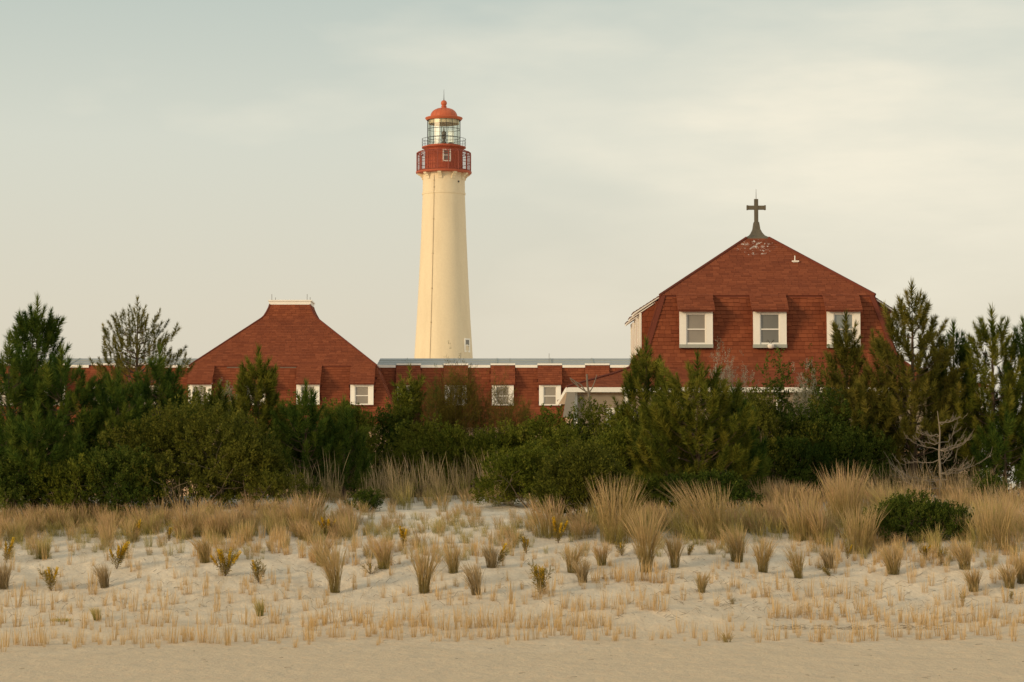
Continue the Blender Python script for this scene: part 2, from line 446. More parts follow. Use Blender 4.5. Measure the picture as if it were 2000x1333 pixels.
def window(parent, cx, y, z0, z1, w, casing=.24, head=.10, sill=True, pane='pane', label=None):
    """double-hung sash window facing -Y with its outer face at y"""
    x0, x1 = cx - w / 2, cx + w / 2
    f = MB()
    sh = .13 if sill else .09
    f.box(x0, x0 + casing, y - .05, y + .06, z0 + sh, z1)
    f.box(x1 - casing, x1, y - .05, y + .06, z0 + sh, z1)
    f.box(x0 + casing + .001, x1 - casing - .001, y - .045, y + .06, z1 - head, z1 - .002)
    f.box(x0 - .03, x1 + .03, y - .075, y + .06, z1 + .001, z1 + .045)
    win = f.build('window', M['trim'], parent)
    if label: win['label'] = label
    s = MB()
    a, b_ = x0 + casing + .002, x1 - casing - .002
    zb, zt = z0 + sh, z1 - head - .003
    zm = zb + (zt - zb) * .49
    fr = .045
    s.box(a, a + fr, y - .01, y + .05, zb, zt); s.box(b_ - fr, b_, y - .01, y + .05, zb, zt)
    s.box(a + fr, b_ - fr, y - .01, y + .05, zt - fr, zt); s.box(a + fr, b_ - fr, y - .012, y + .05, zb, zb + fr + .02)
    s.box(a + fr, b_ - fr, y - .014, y + .05, zm - .025, zm + .02)
    s.build('sash', M['trim_plain'], win)
    for q0, q1, dy in ((zb + fr + .02, zm - .025, .022), (zm + .02, zt - fr, .032)):
        g = MB(); g.box(a + fr - .005, b_ - fr + .005, y + dy, y + dy + .012, q0 - .005, q1 + .005)
        g.build('pane', M[pane], win)
    if sill:
        g = MB(); g.box(x0 - .01, x1 + .01, y - .09, y + .06, z0, z0 + sh - .002)
        g.build('sill', M['sill'], win)
    return win

def dormer(parent, cx, yw, y_eave, z_eave, y_edge, z_edge, w, zb, overw, sh_mat, singles=None, seed=0, fascia=False):
    """box dormer with a shingled shed roof running on from the main slope"""
    d = MB()
    hw = w / 2
    # body: walls under the roof, back into the mansard
    zt_front = z_eave + (z_edge - z_eave) * (y_eave - (yw + .055)) / (y_eave - y_edge) - .05
    yb = y_eave + .45
    d.hexa([(cx - hw, yw + .055, zb), (cx + hw, yw + .055, zb), (cx + hw, yb, zb), (cx - hw, yb, zb),
            (cx - hw, yw + .055, zt_front), (cx + hw, yw + .055, zt_front), (cx + hw, yb, z_eave - .04), (cx - hw, yb, z_eave - .04)])
    # roof slab
    ho = overw / 2
    d.hexa([(cx - ho, y_edge, z_edge - .06), (cx + ho, y_edge, z_edge - .06), (cx + ho, y_eave + .02, z_eave - .05), (cx - ho, y_eave + .02, z_eave - .05),
            (cx - ho, y_edge, z_edge), (cx + ho, y_edge, z_edge), (cx + ho, y_eave + .02, z_eave + .005), (cx - ho, y_eave + .02, z_eave + .005)])
    o = d.build('dormer', M['redwood'], parent)
    s = Shingles()
    # cheeks
    for sx in (-1, 1):
        X = cx + sx * (hw + .004)
        n = max(2, int((zt_front - zb) / .15))
        for i in range(n):
            z0 = zb + (zt_front - zb) * i / n; z1 = zb + (zt_front - zb) * (i + 1) / n
            A, B = (X, yw + .06, z0), (X, yb - .1, z0); C, D = (X, yw + .06, z1), (X, yb - .1, z1)
            s.rows([(A, B, C, D)] if sx > 0 else [(B, A, D, C)], .02, .3, seed=seed * 31 + i)
    s.rows(trapezoid_rows((cx - ho - .01, y_edge - .02, z_edge + .004), (cx + ho + .01, y_edge - .02, z_edge + .004),
                          (cx - ho - .01, y_eave, z_eave + .008), (cx + ho + .01, y_eave, z_eave + .008)), .016, .3,
           single=singles, seed=seed + 5)
    s.build('shingle_courses', sh_mat, o)
    if s.single: single_shingles(s.single, M['shingle_piece'], o)
    if fascia:
        g = MB(); g.box(cx - ho - .02, cx + ho + .02, y_eave - .06, y_eave + .06, z_eave + .02, z_eave + .11)
        g.build('fascia', M['trim'], o)
    return o

def hip_faces(cx, cy, prof):
    """profile [(half_width, z)...] bottom to top on a square plan -> list of four lists of rows, front first"""
    out = []
    for k in range(4):
        a = k * math.pi / 2
        def rot(x, y): return (cx + x * math.cos(a) - y * math.sin(a), cy + x * math.sin(a) + y * math.cos(a))
        rows = []
        for (h0, z0), (h1, z1) in zip(prof, prof[1:]):
            rows += trapezoid_rows((*rot(-h0, -h0), z0), (*rot(h0, -h0), z0), (*rot(-h1, -h1), z1), (*rot(h1, -h1), z1))
        out.append(rows)
    return out
def hip_shell(cx, cy, prof, inset=.03):
    b = MB(); n0 = None
    for (h0, z0), (h1, z1) in zip(prof, prof[1:]):
        h0 -= inset; h1 -= inset
        b.add([(cx - h0, cy - h0, z0), (cx + h0, cy - h0, z0), (cx + h0, cy + h0, z0), (cx - h0, cy + h0, z0),
               (cx - h1, cy - h1, z1), (cx + h1, cy - h1, z1), (cx + h1, cy + h1, z1), (cx - h1, cy + h1, z1)],
              [(0, 1, 5, 4), (1, 2, 6, 5), (2, 3, 7, 6), (3, 0, 4, 7)])
    return b
def hip_caps(parent, cx, cy, prof, r=.05, lift=.03):
    for sx in (-1, 1):
        for sy in (-1, 1):
            mb = MB(); mb.tube([(cx + sx * h, cy + sy * h, z + lift) for h, z in prof], r, 5)
            mb.build('ridge_cap', M['redwood'], parent)

# ------------------------------------------------------------------ right pavilion with the cross
YR = 89.0
XR = PX(1499.5, YR)
HWR = 208.6 / F * YR
ZE = PZ(575.5, YR)
CYR = YR + HWR
HC = .43
ZC = PZ(465.5, CYR - HC)
DROP = (XR - .15, CYR - 1.0, ZC - .42)
M['shingle_r'] = shingle_mat('red_shingles_stained', SA, SB, SC, droppings=DROP)
M['shingle'] = shingle_mat('red_shingles', SA, SB, SC)
M['shingle_piece'] = shingle_mat('red_shingle_piece', SA, SB, SC, per_object=True)
house = thing('shingled_house', (XR, CYR, gz(XR, CYR)), 'tall red shingled house with three white dormer windows and cross on pyramid roof', 'house')
g0 = gz(XR, CYR)
skirt = [(HWR + 3.58, PZ(757, YR - 3.58)), (HWR + 1.79, PZ(730, YR - 1.79)), (HWR + 1.18, PZ(718, YR - 1.18)), (HWR + .86, 8.0), (HWR + .69, PZ(690, YR - .69))]
mans = [skirt[-1], (HWR - .02, ZE - .02)]
top = [(HWR + .04, ZE - .03), (HC, ZC)]
roof = hip_shell(XR, CYR, top).build('roof', M['redwood'], house)
sr = Shingles()
for k, rows in enumerate(hip_faces(XR, CYR, top)): sr.rows(rows, .012, .3, seed=50 + k)
sr.build('shingle_courses', M['shingle_r'], roof)
hip_caps(roof, XR, CYR, top, .06, .01)
ev = MB()  # soffit slab
ev.box(XR - HWR - .03, XR + HWR + .03, YR - .03, YR + 2 * HWR + .03, ZE - .10, ZE - .035)
ev.build('eave', M['redwood'], roof)
mansard = hip_shell(XR, CYR, mans).build('mansard', M['redwood'], house)
YW = 88.25
ZW0, ZW1 = PZ(680, YW), PZ(607, YW)
WR = 65 / F * YW
DX = 144.3 / F * YW
sm = Shingles(232)
def behind_dormer(m):
    return any(abs(m.x - (XR + o)) < WR / 2 - .2 for o in (-DX, 0, DX)) and m.z > ZW0 + .04
fr = hip_faces(XR, CYR, mans)
sm.rows(fr[0][::-1], .026, .25, single=lambda m: m.x < XR + HWR - .2, skip=behind_dormer, seed=3)
for k in (1, 2, 3): sm.rows(fr[k], .03, .29, seed=60 + k)
sm.build('shingle_courses', M['shingle'], mansard)
single_shingles(sm.single, M['shingle_piece'], mansard)
for sx in (-1, 1):
    for sy in (-1, 1):
        hc = MB()
        (h0, z0), (h1, z1) = mans
        c0 = Vector((XR + sx * h0, CYR + sy * h0, z0)); c1 = Vector((XR + sx * h1, CYR + sy * h1, z1))
        for ax in ((1, 0), (0, 1)):
            dd = Vector((-sx * ax[0], -sy * ax[1], 0)) * .16; nn = Vector((sx * ax[1], sy * ax[0], .2)).normalized() * .055
            hc.hexa([c0, c0 + dd, c0 + dd + nn, c0 + nn, c1, c1 + dd, c1 + dd + nn, c1 + nn])
        hc.build('corner_band', M['redwood'], mansard)
YEDGE, ZEDGE = 88.05, PZ(606, 88.05)
for i, o in enumerate((-DX, 0, DX)):
    dormer(house, XR + o, YW, YR, ZE, YEDGE, ZEDGE, WR - .03, ZW0 + .02, 71.5 / F * YW, M['shingle'], singles=lambda m: True, seed=i)
window(house, XR - DX, YW, ZW0, ZW1, WR, pane='pane', label='window with pale drawn shades and grey sill')
window(house, XR, YW, ZW0, ZW1, WR, pane='pane_dark', label='window with darker upper pane above the round lamp')
window(house, XR + DX, YW, ZW0, ZW1, WR, pane='pane_sky', label='window with bluish reflecting panes behind the pine top')
# side dormers (left and right faces), seen edge on
def side_dormer(sx, oy):
    d = MB(); X0 = XR + sx * HWR
    ro = lambda dx, dy, z: (X0 + sx * dx, CYR + oy + dy, z)
    dz = ZE - ZEDGE
    hw = .62
    d.hexa([ro(-.5, -hw, ZW0), ro(.70, -hw, ZW0), ro(.70, hw, ZW0), ro(-.5, hw, ZW0), ro(-.5, -hw, ZE - .1), ro(.70, -hw, ZEDGE + .02), ro(.70, hw, ZEDGE + .02), ro(-.5, hw, ZE - .1)])
    o = d.build('dormer', M['redwood'], house)
    e = MB()
    e.hexa([ro(-.02, -hw - .08, ZE - .05), ro(.98, -hw - .08, ZEDGE - .07), ro(.98, hw + .08, ZEDGE - .07), ro(-.02, hw + .08, ZE - .05), ro(-.02, -hw - .08, ZE + .01), ro(.98, -hw - .08, ZEDGE), ro(.98, hw + .08, ZEDGE), ro(-.02, hw + .08, ZE + .01)])
    e.build('dormer_roof', M['trim'], o)
    s = Shingles()
    A, B, C, D = ro(1.0, -hw - .1, ZEDGE + .01), ro(1.0, hw + .1, ZEDGE + .01), ro(-.02, -hw - .1, ZE + .02), ro(-.02, hw + .1, ZE + .02)
    s.rows(trapezoid_rows(A, B, C, D) if sx > 0 else trapezoid_rows(B, A, D, C), .02, .3, seed=int(oy * 10) + 99)
    for i in range(9):   # front cheek shingles
        z0 = ZW0 + (ZE - ZW0 - .1) * i / 9; z1 = ZW0 + (ZE - ZW0 - .1) * (i + 1) / 9
        lim = lambda z: .70 if z < ZEDGE else .70 * (ZE - .08 - z) / (ZE - .08 - ZEDGE)
        P0, P1 = ro(-.3, -hw - .004, z0), ro(lim(z0), -hw - .004, z0); Q0, Q1 = ro(-.3, -hw - .004, z1), ro(lim(z1), -hw - .004, z1)
        s.rows([(P0, P1, Q0, Q1)] if sx > 0 else [(P1, P0, Q1, Q0)], .02, .3, seed=i + 7)
    s.build('shingle_courses', M['shingle'], o)
    w = MB()
    for yy in (-hw - .03, hw - .21):
        w.hexa([ro(.69, yy, ZW0), ro(.77, yy, ZW0), ro(.77, yy + .24, ZW0), ro(.69, yy + .24, ZW0), ro(.69, yy, ZEDGE), ro(.77, yy, ZEDGE), ro(.77, yy + .24, ZEDGE), ro(.69, yy + .24, ZEDGE)])
    w.hexa([ro(.69, -hw, ZEDGE - .12), ro(.76, -hw, ZEDGE - .12), ro(.76, hw, ZEDGE - .12), ro(.69, hw, ZEDGE - .12), ro(.69, -hw, ZEDGE - .01), ro(.76, -hw, ZEDGE - .01), ro(.76, hw, ZEDGE - .01), ro(.69, hw, ZEDGE - .01)])
    wo_ = w.build('window', M['trim'], house)
    g = MB(); g.hexa([ro(.69, -.37, ZW0), ro(.715, -.37, ZW0), ro(.715, .37, ZW0), ro(.69, .37, ZW0), ro(.69, -.37, ZEDGE - .1), ro(.715, -.37, ZEDGE - .1), ro(.715, .37, ZEDGE - .1), ro(.69, .37, ZEDGE - .1)])
    g.build('pane', M['pane'], wo_)
for sx in (-1, 1):
    for oy in ((-DX, 0, DX) if sx < 0 else (-DX,)): side_dormer(sx, oy)
# porch roof skirt, fascia, posts, screens, lower walls
porch = hip_shell(XR, CYR, skirt).build('porch_roof', M['redwood'], house)
ss = Shingles()
for k, rows in enumerate(hip_faces(XR, CYR, skirt)):
    if k == 2: continue
    ss.rows(rows, .014, .3, seed=70 + k)
ss.build('shingle_courses', M['shingle'], porch)
hip_caps(porch, XR, CYR, skirt, .06, .01)
HP = HWR + 3.58; ZP = skirt[0][1]
fa = MB()
fa.box(XR - HP - .02, XR + HP + .02, CYR - HP - .02, CYR - HP + .04, ZP - .17, ZP + .0)
fa.box(XR - HP - .02, XR - HP + .04, CYR - HP + .041, CYR + HP, ZP - .17, ZP + .0)
fa.box(XR + HP - .04, XR + HP + .02, CYR - HP + .041, CYR + HP, ZP - .17, ZP + .0)
fa.box(XR - HP + .05, XR + HP - .05, CYR - HP + .05, CYR + HP - .05, ZP - .12, ZP - .08)
fa.build('fascia', M['trim'], house)
HB = HWR + 3.28
wl = MB(); wl.box(XR - HB, XR + HB, CYR - HB, CYR + HB, g0 - .4, ZP - .125)
wl.build('wall', M['siding'], house)
YS = CYR - HB
nb = 9
for i in range(nb):
    x0 = XR - HB + .02 + i * (2 * HB - .04) / (nb - 1)
    g = MB(); g.box(x0 - .075, x0 + .075, YS - .12, YS - .002, 1.5, ZP - .13); g.build('post', M['trim'], house)
    if i < nb - 1:
        x1 = x0 + (2 * HB - .04) / (nb - 1)
        g = MB(); g.box(x0 + .08, x1 - .08, YS - .05, YS - .003, 4.9, ZP - .26); g.build('screen', M['taupe'], house)
        g = MB(); g.box(x0 + .08, x1 - .08, YS - .09, YS - .003, 4.72, 4.88); g.build('rail', M['trim'], house)
g = MB()
c = P(1108, 763, YS - .3); d = P(1124, 766, YS - .3); e = P(1099, 815, YS - .3); f2 = P(1117, 818, YS - .3)
th = Vector((0, .06, 0))
g.hexa([e, f2, f2 + th, e + th, c, d, d + th, c + th]); g.build('side_flap', M['flap'], house)
# lower windows of the ground storey, glimpsed through the pines
for px in (1600, 1210):
    x = PX(px, YS)
    window(house, x, YS - .13, PZ(850, YS), PZ(800, YS), 1.0, casing=.16, sill=False)
# roof vent, round lamp
vent = MB()
pv = P(1553, 511, YR + 2.05)
vent.box(pv.x - .1, pv.x + .1, pv.y - .12, pv.y + .12, pv.z - .18, pv.z - .0)
vent.box(pv.x - .13, pv.x + .13, pv.y - .16, pv.y + .14, pv.z - .03, pv.z + .02)
vent.tube([(pv.x - .01, pv.y, pv.z), (pv.x - .01, pv.y, pv.z + .22)], .02, 6)
vent.build('roof_vent', M['trim'], house)
pl = P(1505.5, 676, YW - .2)
lm = MB()
lm.lathe((pl.x, pl.y), [(.001, pl.z + .09), (.07, pl.z + .075), (.12, pl.z + .03), (.12, pl.z - .03), (.08, pl.z - .085), (.001, pl.z - .1)], 14)
lamp = lm.build('lamp', M['trim_plain'], house, True); lamp['label'] = 'white round lamp with two dark prongs on the sill'
pr = MB()
for sx in (-1, 1): pr.tube([(pl.x + .01 * sx, pl.y, pl.z + .08), (pl.x + .12 * sx, pl.y, pl.z + .22)], .012, 5)
pr.tube([(pl.x, pl.y, pl.z), (pl.x, YW, pl.z)], .02, 5)
pr.build('prong', M['iron'], lamp)
# cross on its flared base
cz0 = ZC
cross = thing('roof_cross', (XR, CYR, ZC), 'dark weathered bronze cross on flared base atop the right hand roof', 'cross')
fb = MB()
zt = PZ(435, CYR)
pf = [(HC + .05, ZC - .04), (HC + .02, ZC + .03), (.30, ZC + .12), (.21, ZC + .24), (.145, ZC + .38), (.105, zt)]
for (h0, z0), (h1, z1) in zip(pf, pf[1:]):
    fb.add([(XR - h0, CYR - h0, z0), (XR + h0, CYR - h0, z0), (XR + h0, CYR + h0, z0), (XR - h0, CYR + h0, z0),
            (XR - h1, CYR - h1, z1), (XR + h1, CYR - h1, z1), (XR + h1, CYR + h1, z1), (XR - h1, CYR + h1, z1)],
           [(0, 1, 5, 4), (1, 2, 6, 5), (2, 3, 7, 6), (3, 0, 4, 7)])
fb.build('base', M['copper'], cross)
zc1 = PZ(389.5, CYR); w = .075
g = MB(); g.box(XR - w, XR + w, CYR - w, CYR + w, zt - .05, zc1)
g.box(XR - w - .015, XR + w + .015, CYR - w - .015, CYR + w + .015, zt - .06, zt + .02)
g.build('upright', M['copper'], cross)
za, zb_ = PZ(410, CYR), PZ(402.3, CYR); hb = 18.2 / F * CYR
g = MB(); g.box(XR - hb, XR + hb, CYR - w + .004, CYR + w - .004, za, zb_)
g.box(XR - hb - .01, XR - hb + .05, CYR - w - .006, CYR + w + .006, za - .012, zb_ + .012); g.box(XR + hb - .05, XR + hb + .01, CYR - w - .006, CYR + w + .006, za - .012, zb_ + .012)
g.build('crossbar', M['copper'], cross)
g = MB(); g.tube([(XR, CYR, zc1), (XR, CYR, PZ(370, CYR))], [.014, .006], 5); g.build('lightning_rod', M['steel'], cross)

# ------------------------------------------------------------------ left pavilion with the flared flat top
YL = 126.0
XL = PX(552.8, YL); HWL = 182.8 / F * YL; CYL = YL + HWL; ZL = PZ(714, YL)
lh = thing('shingled_house', (XL, CYL, gz(XL, CYL)), 'red shingled house left of the lighthouse, concave roof rising to a flat white cap', 'house')
prof = [(HWL + .03, ZL - .02), (1.50, 12.30), (1.36, 12.45), (1.22, 12.71), (1.13, 12.92), (1.08, 13.10)]
roof = hip_shell(XL, CYL, prof).build('roof', M['redwood'], lh)
sr = Shingles()
for k, rows in enumerate(hip_faces(XL, CYL, prof)): sr.rows(rows, .016, .3, seed=80 + k)
sr.build('shingle_courses', M['shingle'], roof)
hip_caps(roof, XL, CYL, prof, .05, .01)
cp = MB(); cp.box(XL - 1.12, XL + 1.12, CYL - 1.12, CYL + 1.12, 13.08, 13.26); cp.box(XL - 1.17, XL + 1.17, CYL - 1.17, CYL + 1.17, 13.261, 13.33)
cp.build('cap', M['trim'], lh)
for px, h in ((530.5, .32), (536, .18), (599.5, .32), (603.8, .2)):
    x = PX(px, CYL - 1.0)
    g = MB(); g.tube([(x, CYL - 1.0 + (.5 if h < .25 else 0), 13.32), (x, CYL - 1.0 + (.5 if h < .25 else 0), 13.33 + h)], .014, 5); g.build('lightning_rod', M['steel'], lh)
ml = [(HWL + 1.15, 6.5), (HWL + .98, 7.2), (HWL - .03, ZL - .06)]
mansard = hip_shell(XL, CYL, ml).build('mansard', M['redwood'], lh)
YWL = 125.0; ZWL0, ZWL1 = PZ(794.6, YWL), PZ(750.4, YWL); WL = 45 / F * YWL
offs = (-4.19, -1.40, 1.40, 4.19)
sm = Shingles(); fr = hip_faces(XL, CYL, ml)
sm.rows(fr[0], .028, .3, skip=lambda m: any(abs(m.x - XL - o) < WL / 2 - .03 for o in offs) and m.z > ZWL0 + .03, seed=90)
sm.rows(fr[1], .03, .32, seed=91); sm.rows(fr[3], .03, .32, seed=92)
sm.build('shingle_courses', M['shingle'], mansard)
YEL, ZEL = 124.78, PZ(749.6, 124.78)
for i, o in enumerate(offs):
    dormer(lh, XL + o, YWL, YL, ZL, YEL, ZEL, WL - .03, ZWL0 + .02, 48 / F * YWL, M['shingle'], seed=20 + i)
    window(lh, XL + o, YWL, ZWL0, ZWL1, WL, casing=.23, head=.10, sill=False, pane='pane')
for px0, px1 in ((443.5, 475.5), (547, 579)):
    g = MB(); g.box(PX(px0, YL), PX(px1, YL), YL - .02, YL + .05, ZL - .17, ZL - .085); g.build('flashing', M['flash'], lh)
ev = MB(); ev.box(XL - HWL - .03, XL + HWL + .03, YL - .03, YL + 2 * HWL + .03, ZL - .08, ZL - .025); ev.build('eave', M['redwood'], lh)
hb = HWL + .9
wl = MB(); wl.box(XL - hb, XL + hb, CYL - hb, CYL + hb, gz(XL, CYL) - .3, 6.5); wl.build('wall', M['siding'], lh)

# ------------------------------------------------------------------ long wings with grey roofs
def wing(px0, px1, centers, label, seed, sag=False):
    Y0 = 131.0
    x0, x1 = PX(px0, Y0), PX(px1, Y0)
    ze = PZ(714, Y0)
    gzw = gz(0, 131)
    w = thing('shingled_wing', ((x0 + x1) / 2, Y0 + 3, gzw), label, 'building')
    b = MB()
    zr = PZ(700.5, Y0 + 3.2)
    b.add([(x0, Y0 - .1, ze + .02), (x1, Y0 - .1, ze + .02), (x1, Y0 + 3.2, zr), (x0, Y0 + 3.2, zr), (x1, Y0 + 6.5, ze), (x0, Y0 + 6.5, ze)], [(0, 1, 2, 3), (3, 2, 4, 5)])
    r = b.build('roof', M['membrane'], w)
    sm_ = MB(); rr = random.Random(seed)
    x = x0 + 1.5
    while x < x1:
        sm_.hexa([(x, Y0 - .09, ze + .02), (x + .03, Y0 - .09, ze + .02), (x + .03, Y0 + 3.15, zr), (x, Y0 + 3.15, zr), (x, Y0 - .09, ze + .05), (x + .03, Y0 - .09, ze + .05), (x + .03, Y0 + 3.15, zr + .03), (x, Y0 + 3.15, zr + .03)])
        x += rr.uniform(2.2, 3.4)
    for f in (.3, .62):
        sm_.box(x0, x1, Y0 + 3.2 * f, Y0 + 3.2 * f + .05, ze + (zr - ze) * f + .015, ze + (zr - ze) * f + .045)
    sm_.build('seam', M['sill'], r)
    # fascia pieces between the dormer heads
    hwD = 47.0 / F * Y0 / 2
    xs_ = [x0] + sum([[PX(c, Y0) - hwD - .025, PX(c, Y0) + hwD + .025] for c in centers], []) + [x1]
    for a, b_ in zip(xs_[::2], xs_[1::2]):
        if b_ - a > .05:
            f = MB(); f.box(a, b_, Y0 - .14, Y0 - .06, ze - .13, ze + .015); f.build('fascia', M['trim'], w)
    # mansard wall
    mb = MB(); pr = [(Y0 - .05, ze - .02), (Y0 - .62, 7.6), (Y0 - .9, 6.5)]
    for (ya, za_), (yb, zb2) in zip(pr, pr[1:]):
        mb.add([(x0, yb + .03, zb2), (x1, yb + .03, zb2), (x1, ya + .03, za_), (x0, ya + .03, za_)], [(0, 1, 2, 3)])
    ma = mb.build('mansard', M['redwood'], w)
    s = Shingles()
    rows = trapezoid_rows((x0, pr[2][0], pr[2][1]), (x1, pr[2][0], pr[2][1]), (x0, pr[1][0], pr[1][1]), (x1, pr[1][0], pr[1][1])) + trapezoid_rows((x0, pr[1][0], pr[1][1]), (x1, pr[1][0], pr[1][1]), (x0, pr[0][0], pr[0][1]), (x1, pr[0][0], pr[0][1]))
    yw = 130.3; z0, z1 = PZ(795.5, yw), PZ(751, yw); ww = 42.5 / F * yw
    s.rows(rows, .028, .3, skip=lambda m: any(abs(m.x - PX(c, yw)) < ww / 2 - .03 for c in centers) and m.z > z0, seed=seed)
    s.build('shingle_courses', M['shingle'], ma)
    for i, c in enumerate(centers):
        cx = PX(c, yw)
        dormer(w, cx, yw, Y0 - .08, ze - .015, yw - .16, z1 + .01, ww - .03, z0 + .02, 47.0 / F * yw, M['shingle'], seed=seed + i, fascia=True)
        window(w, cx, yw, z0, z1, ww, casing=.23, head=.1, sill=False, pane='pane')
    hb = MB(); hb.box(x0, x1, Y0 - .7, Y0 + 6, gzw - .3, 6.5); hb.build('wall', M['siding'], w)
    bk = MB(); bk.box(x0, x1, Y0 + .3, Y0 + 6.3, 6.501, ze - .12); bk.build('back_wall', M['redwood'], w)
    return w, ze, zr
w1, ze_, zr_ = wing(736.5, 1330, (797.5, 890.3, 982, 1074, 1167), 'long low red shingled wing with grey roof in front of the lighthouse base', 7)
w2, _, _ = wing(-120, 372, (15, 107, 199, 291), 'low red shingled wing with grey roof half hidden by pines at far left', 11)
for px, y0, y1 in ((900, 709, 692), (996, 709, 700), (1072.5, 708, 690.5), (1080, 709, 700)):
    a = P(px, y0, 132.0); b_ = P(px, y1, 132.0)
    g = MB(); g.tube([(a.x, a.y, a.z - .1), b_], .012, 5); g.build('lightning_rod', M['steel'], w1)
# ------------------------------------------------------------------ lighthouse
YT = 262.0
ax = PX(866.3, YT); S = YT / F
def LZ(py): return PZ(py, YT)
base_z = gz(ax, YT)
lt = thing('lighthouse', (ax, YT, base_z), 'tall cream lighthouse tower with red watch room, glass lantern and red dome', 'lighthouse')
A = (ax, YT)
b = MB()
tp = [(4.25, base_z - .3), (4.2, base_z + .4)]
for k in range(1, 15):
    f = k / 14
    z = base_z + .4 + (LZ(700) - base_z - .4) * f
    tp.append((4.2 + (57.2 * S - 4.2) * f, z))
for py, r in ((620, 52.2), (540, 48.0), (460, 44.4), (383, 41.6)): tp.append((r * S, LZ(py)))
tp += [(41.6 * S, LZ(381.8)), (42.6 * S, LZ(381.2)), (42.8 * S, LZ(377.8)), (41.7 * S, LZ(377.2)), (41.2 * S, LZ(345)), (41.5 * S, LZ(342)), (43.0 * S, LZ(337)), (47 * S, LZ(335.5)), (50 * S, LZ(334))]
b.lathe(A, tp, 96); b.build('tower', M['cream'], lt, True)
# gallery floor
b = MB(); RG = 54.5 * S
zf = LZ(338.5)
b.lathe(A, [(36 * S, zf - .10), (RG - .12, zf - .12), (RG, zf - .06), (RG + .03, zf + .10), (RG - .05, zf + .14), (30 * S, zf + .14)], 64)
b.build('gallery_floor', M['redpaint'], lt, True)
# corbels
NC = 10
for k in range(NC):
    t_ = -math.pi / 2 - .145 + 2 * math.pi * k / NC
    e = Vector((math.cos(t_), math.sin(t_), 0)); s_ = Vector((-math.sin(t_), math.cos(t_), 0))
    pr = [(41.0, 352), (42.8, 352.5), (43.6, 349.5), (43.5, 347.5), (45.8, 347), (47.2, 344), (50.2, 343.5), (52.3, 341), (52.3, 338.8), (41, 338.8)]
    hw = .20; b = MB()
    L = [Vector((ax, YT, 0)) + e * (r * S) - s_ * hw + Vector((0, 0, LZ(py) - .02)) for r, py in pr]
    R = [v + s_ * 2 * hw for v in L]
    n = len(pr)
    b.add(L + R, [tuple(range(n)), tuple(reversed(range(n, 2 * n)))] + [(i, i + n, (i + 1) % n + n, (i + 1) % n) for i in range(n)])
    b.build('corbel', M['cream'], lt)
# watch room drum with standing seams
b = MB(); RD = 36.3 * S
b.lathe(A, [(RD + .05, zf + .141), (RD + .05, zf + .28), (RD, zf + .30), (RD, LZ(296)), (RD + .04, LZ(295)), (RD + .05, LZ(293.5))], 80)
drum = b.build('watch_room', M['redpaint'], lt, True)
b = MB()
for k in range(40):
    t_ = 2 * math.pi * k / 40
    c, s_ = math.cos(t_), math.sin(t_)
    b.tube([(ax + (RD + .005) * c, YT + (RD + .005) * s_, zf + .29), (ax + (RD + .005) * c, YT + (RD + .005) * s_, LZ(296))], .028, 4)
b.build('seam', M['redpaint'], drum)
# watch room window
def curved_window(ang, r, z0, z1, w, parent, cas=.13):
    e = Vector((math.cos(ang), math.sin(ang), 0)); s_ = Vector((-math.sin(ang), math.cos(ang), 0)); c = Vector((ax, YT, 0)) + e * r
    def bx(mb, u0, u1, za, zb, d0, d1):
        q = [c + s_ * u + e * d for u, d in ((u0, d0), (u1, d0), (u1, d1), (u0, d1))]
        mb.hexa([v + Vector((0, 0, za)) for v in q] + [v + Vector((0, 0, zb)) for v in q])
    h = w / 2; f = MB()
    bx(f, -h, -h + cas, z0, z1, -.1, .06); bx(f, h - cas, h, z0, z1, -.1, .06)
    bx(f, -h + cas, h - cas, z1 - cas, z1 - .002, -.1, .055); bx(f, -h + cas, h - cas, z0 + .002, z0 + cas, -.1, .055)
    bx(f, -h + cas, h - cas, (z0 + z1) / 2 - .04, (z0 + z1) / 2 + .04, -.1, .045)
    wo_ = f.build('window', M['trim'], parent)
    for za, zb in ((z0 + cas, (z0 + z1) / 2 - .04), ((z0 + z1) / 2 + .04, z1 - cas)):
        g = MB(); bx(g, -h + cas - .01, h - cas + .01, za - .01, zb + .01, -.1, .01); g.build('pane', M['pane_dark'], wo_)
off = (873 - 866.3) / 36.3
curved_window(-math.pi / 2 + math.asin(off), RD + .02, LZ(320), LZ(296.2), 15.8 * S, lt)
off = (912.3 - 865.6) / 55.6
curved_window(-math.pi / 2 + math.asin(off), 55.4 * S, LZ(690), LZ(663), 1.05, lt, .17)
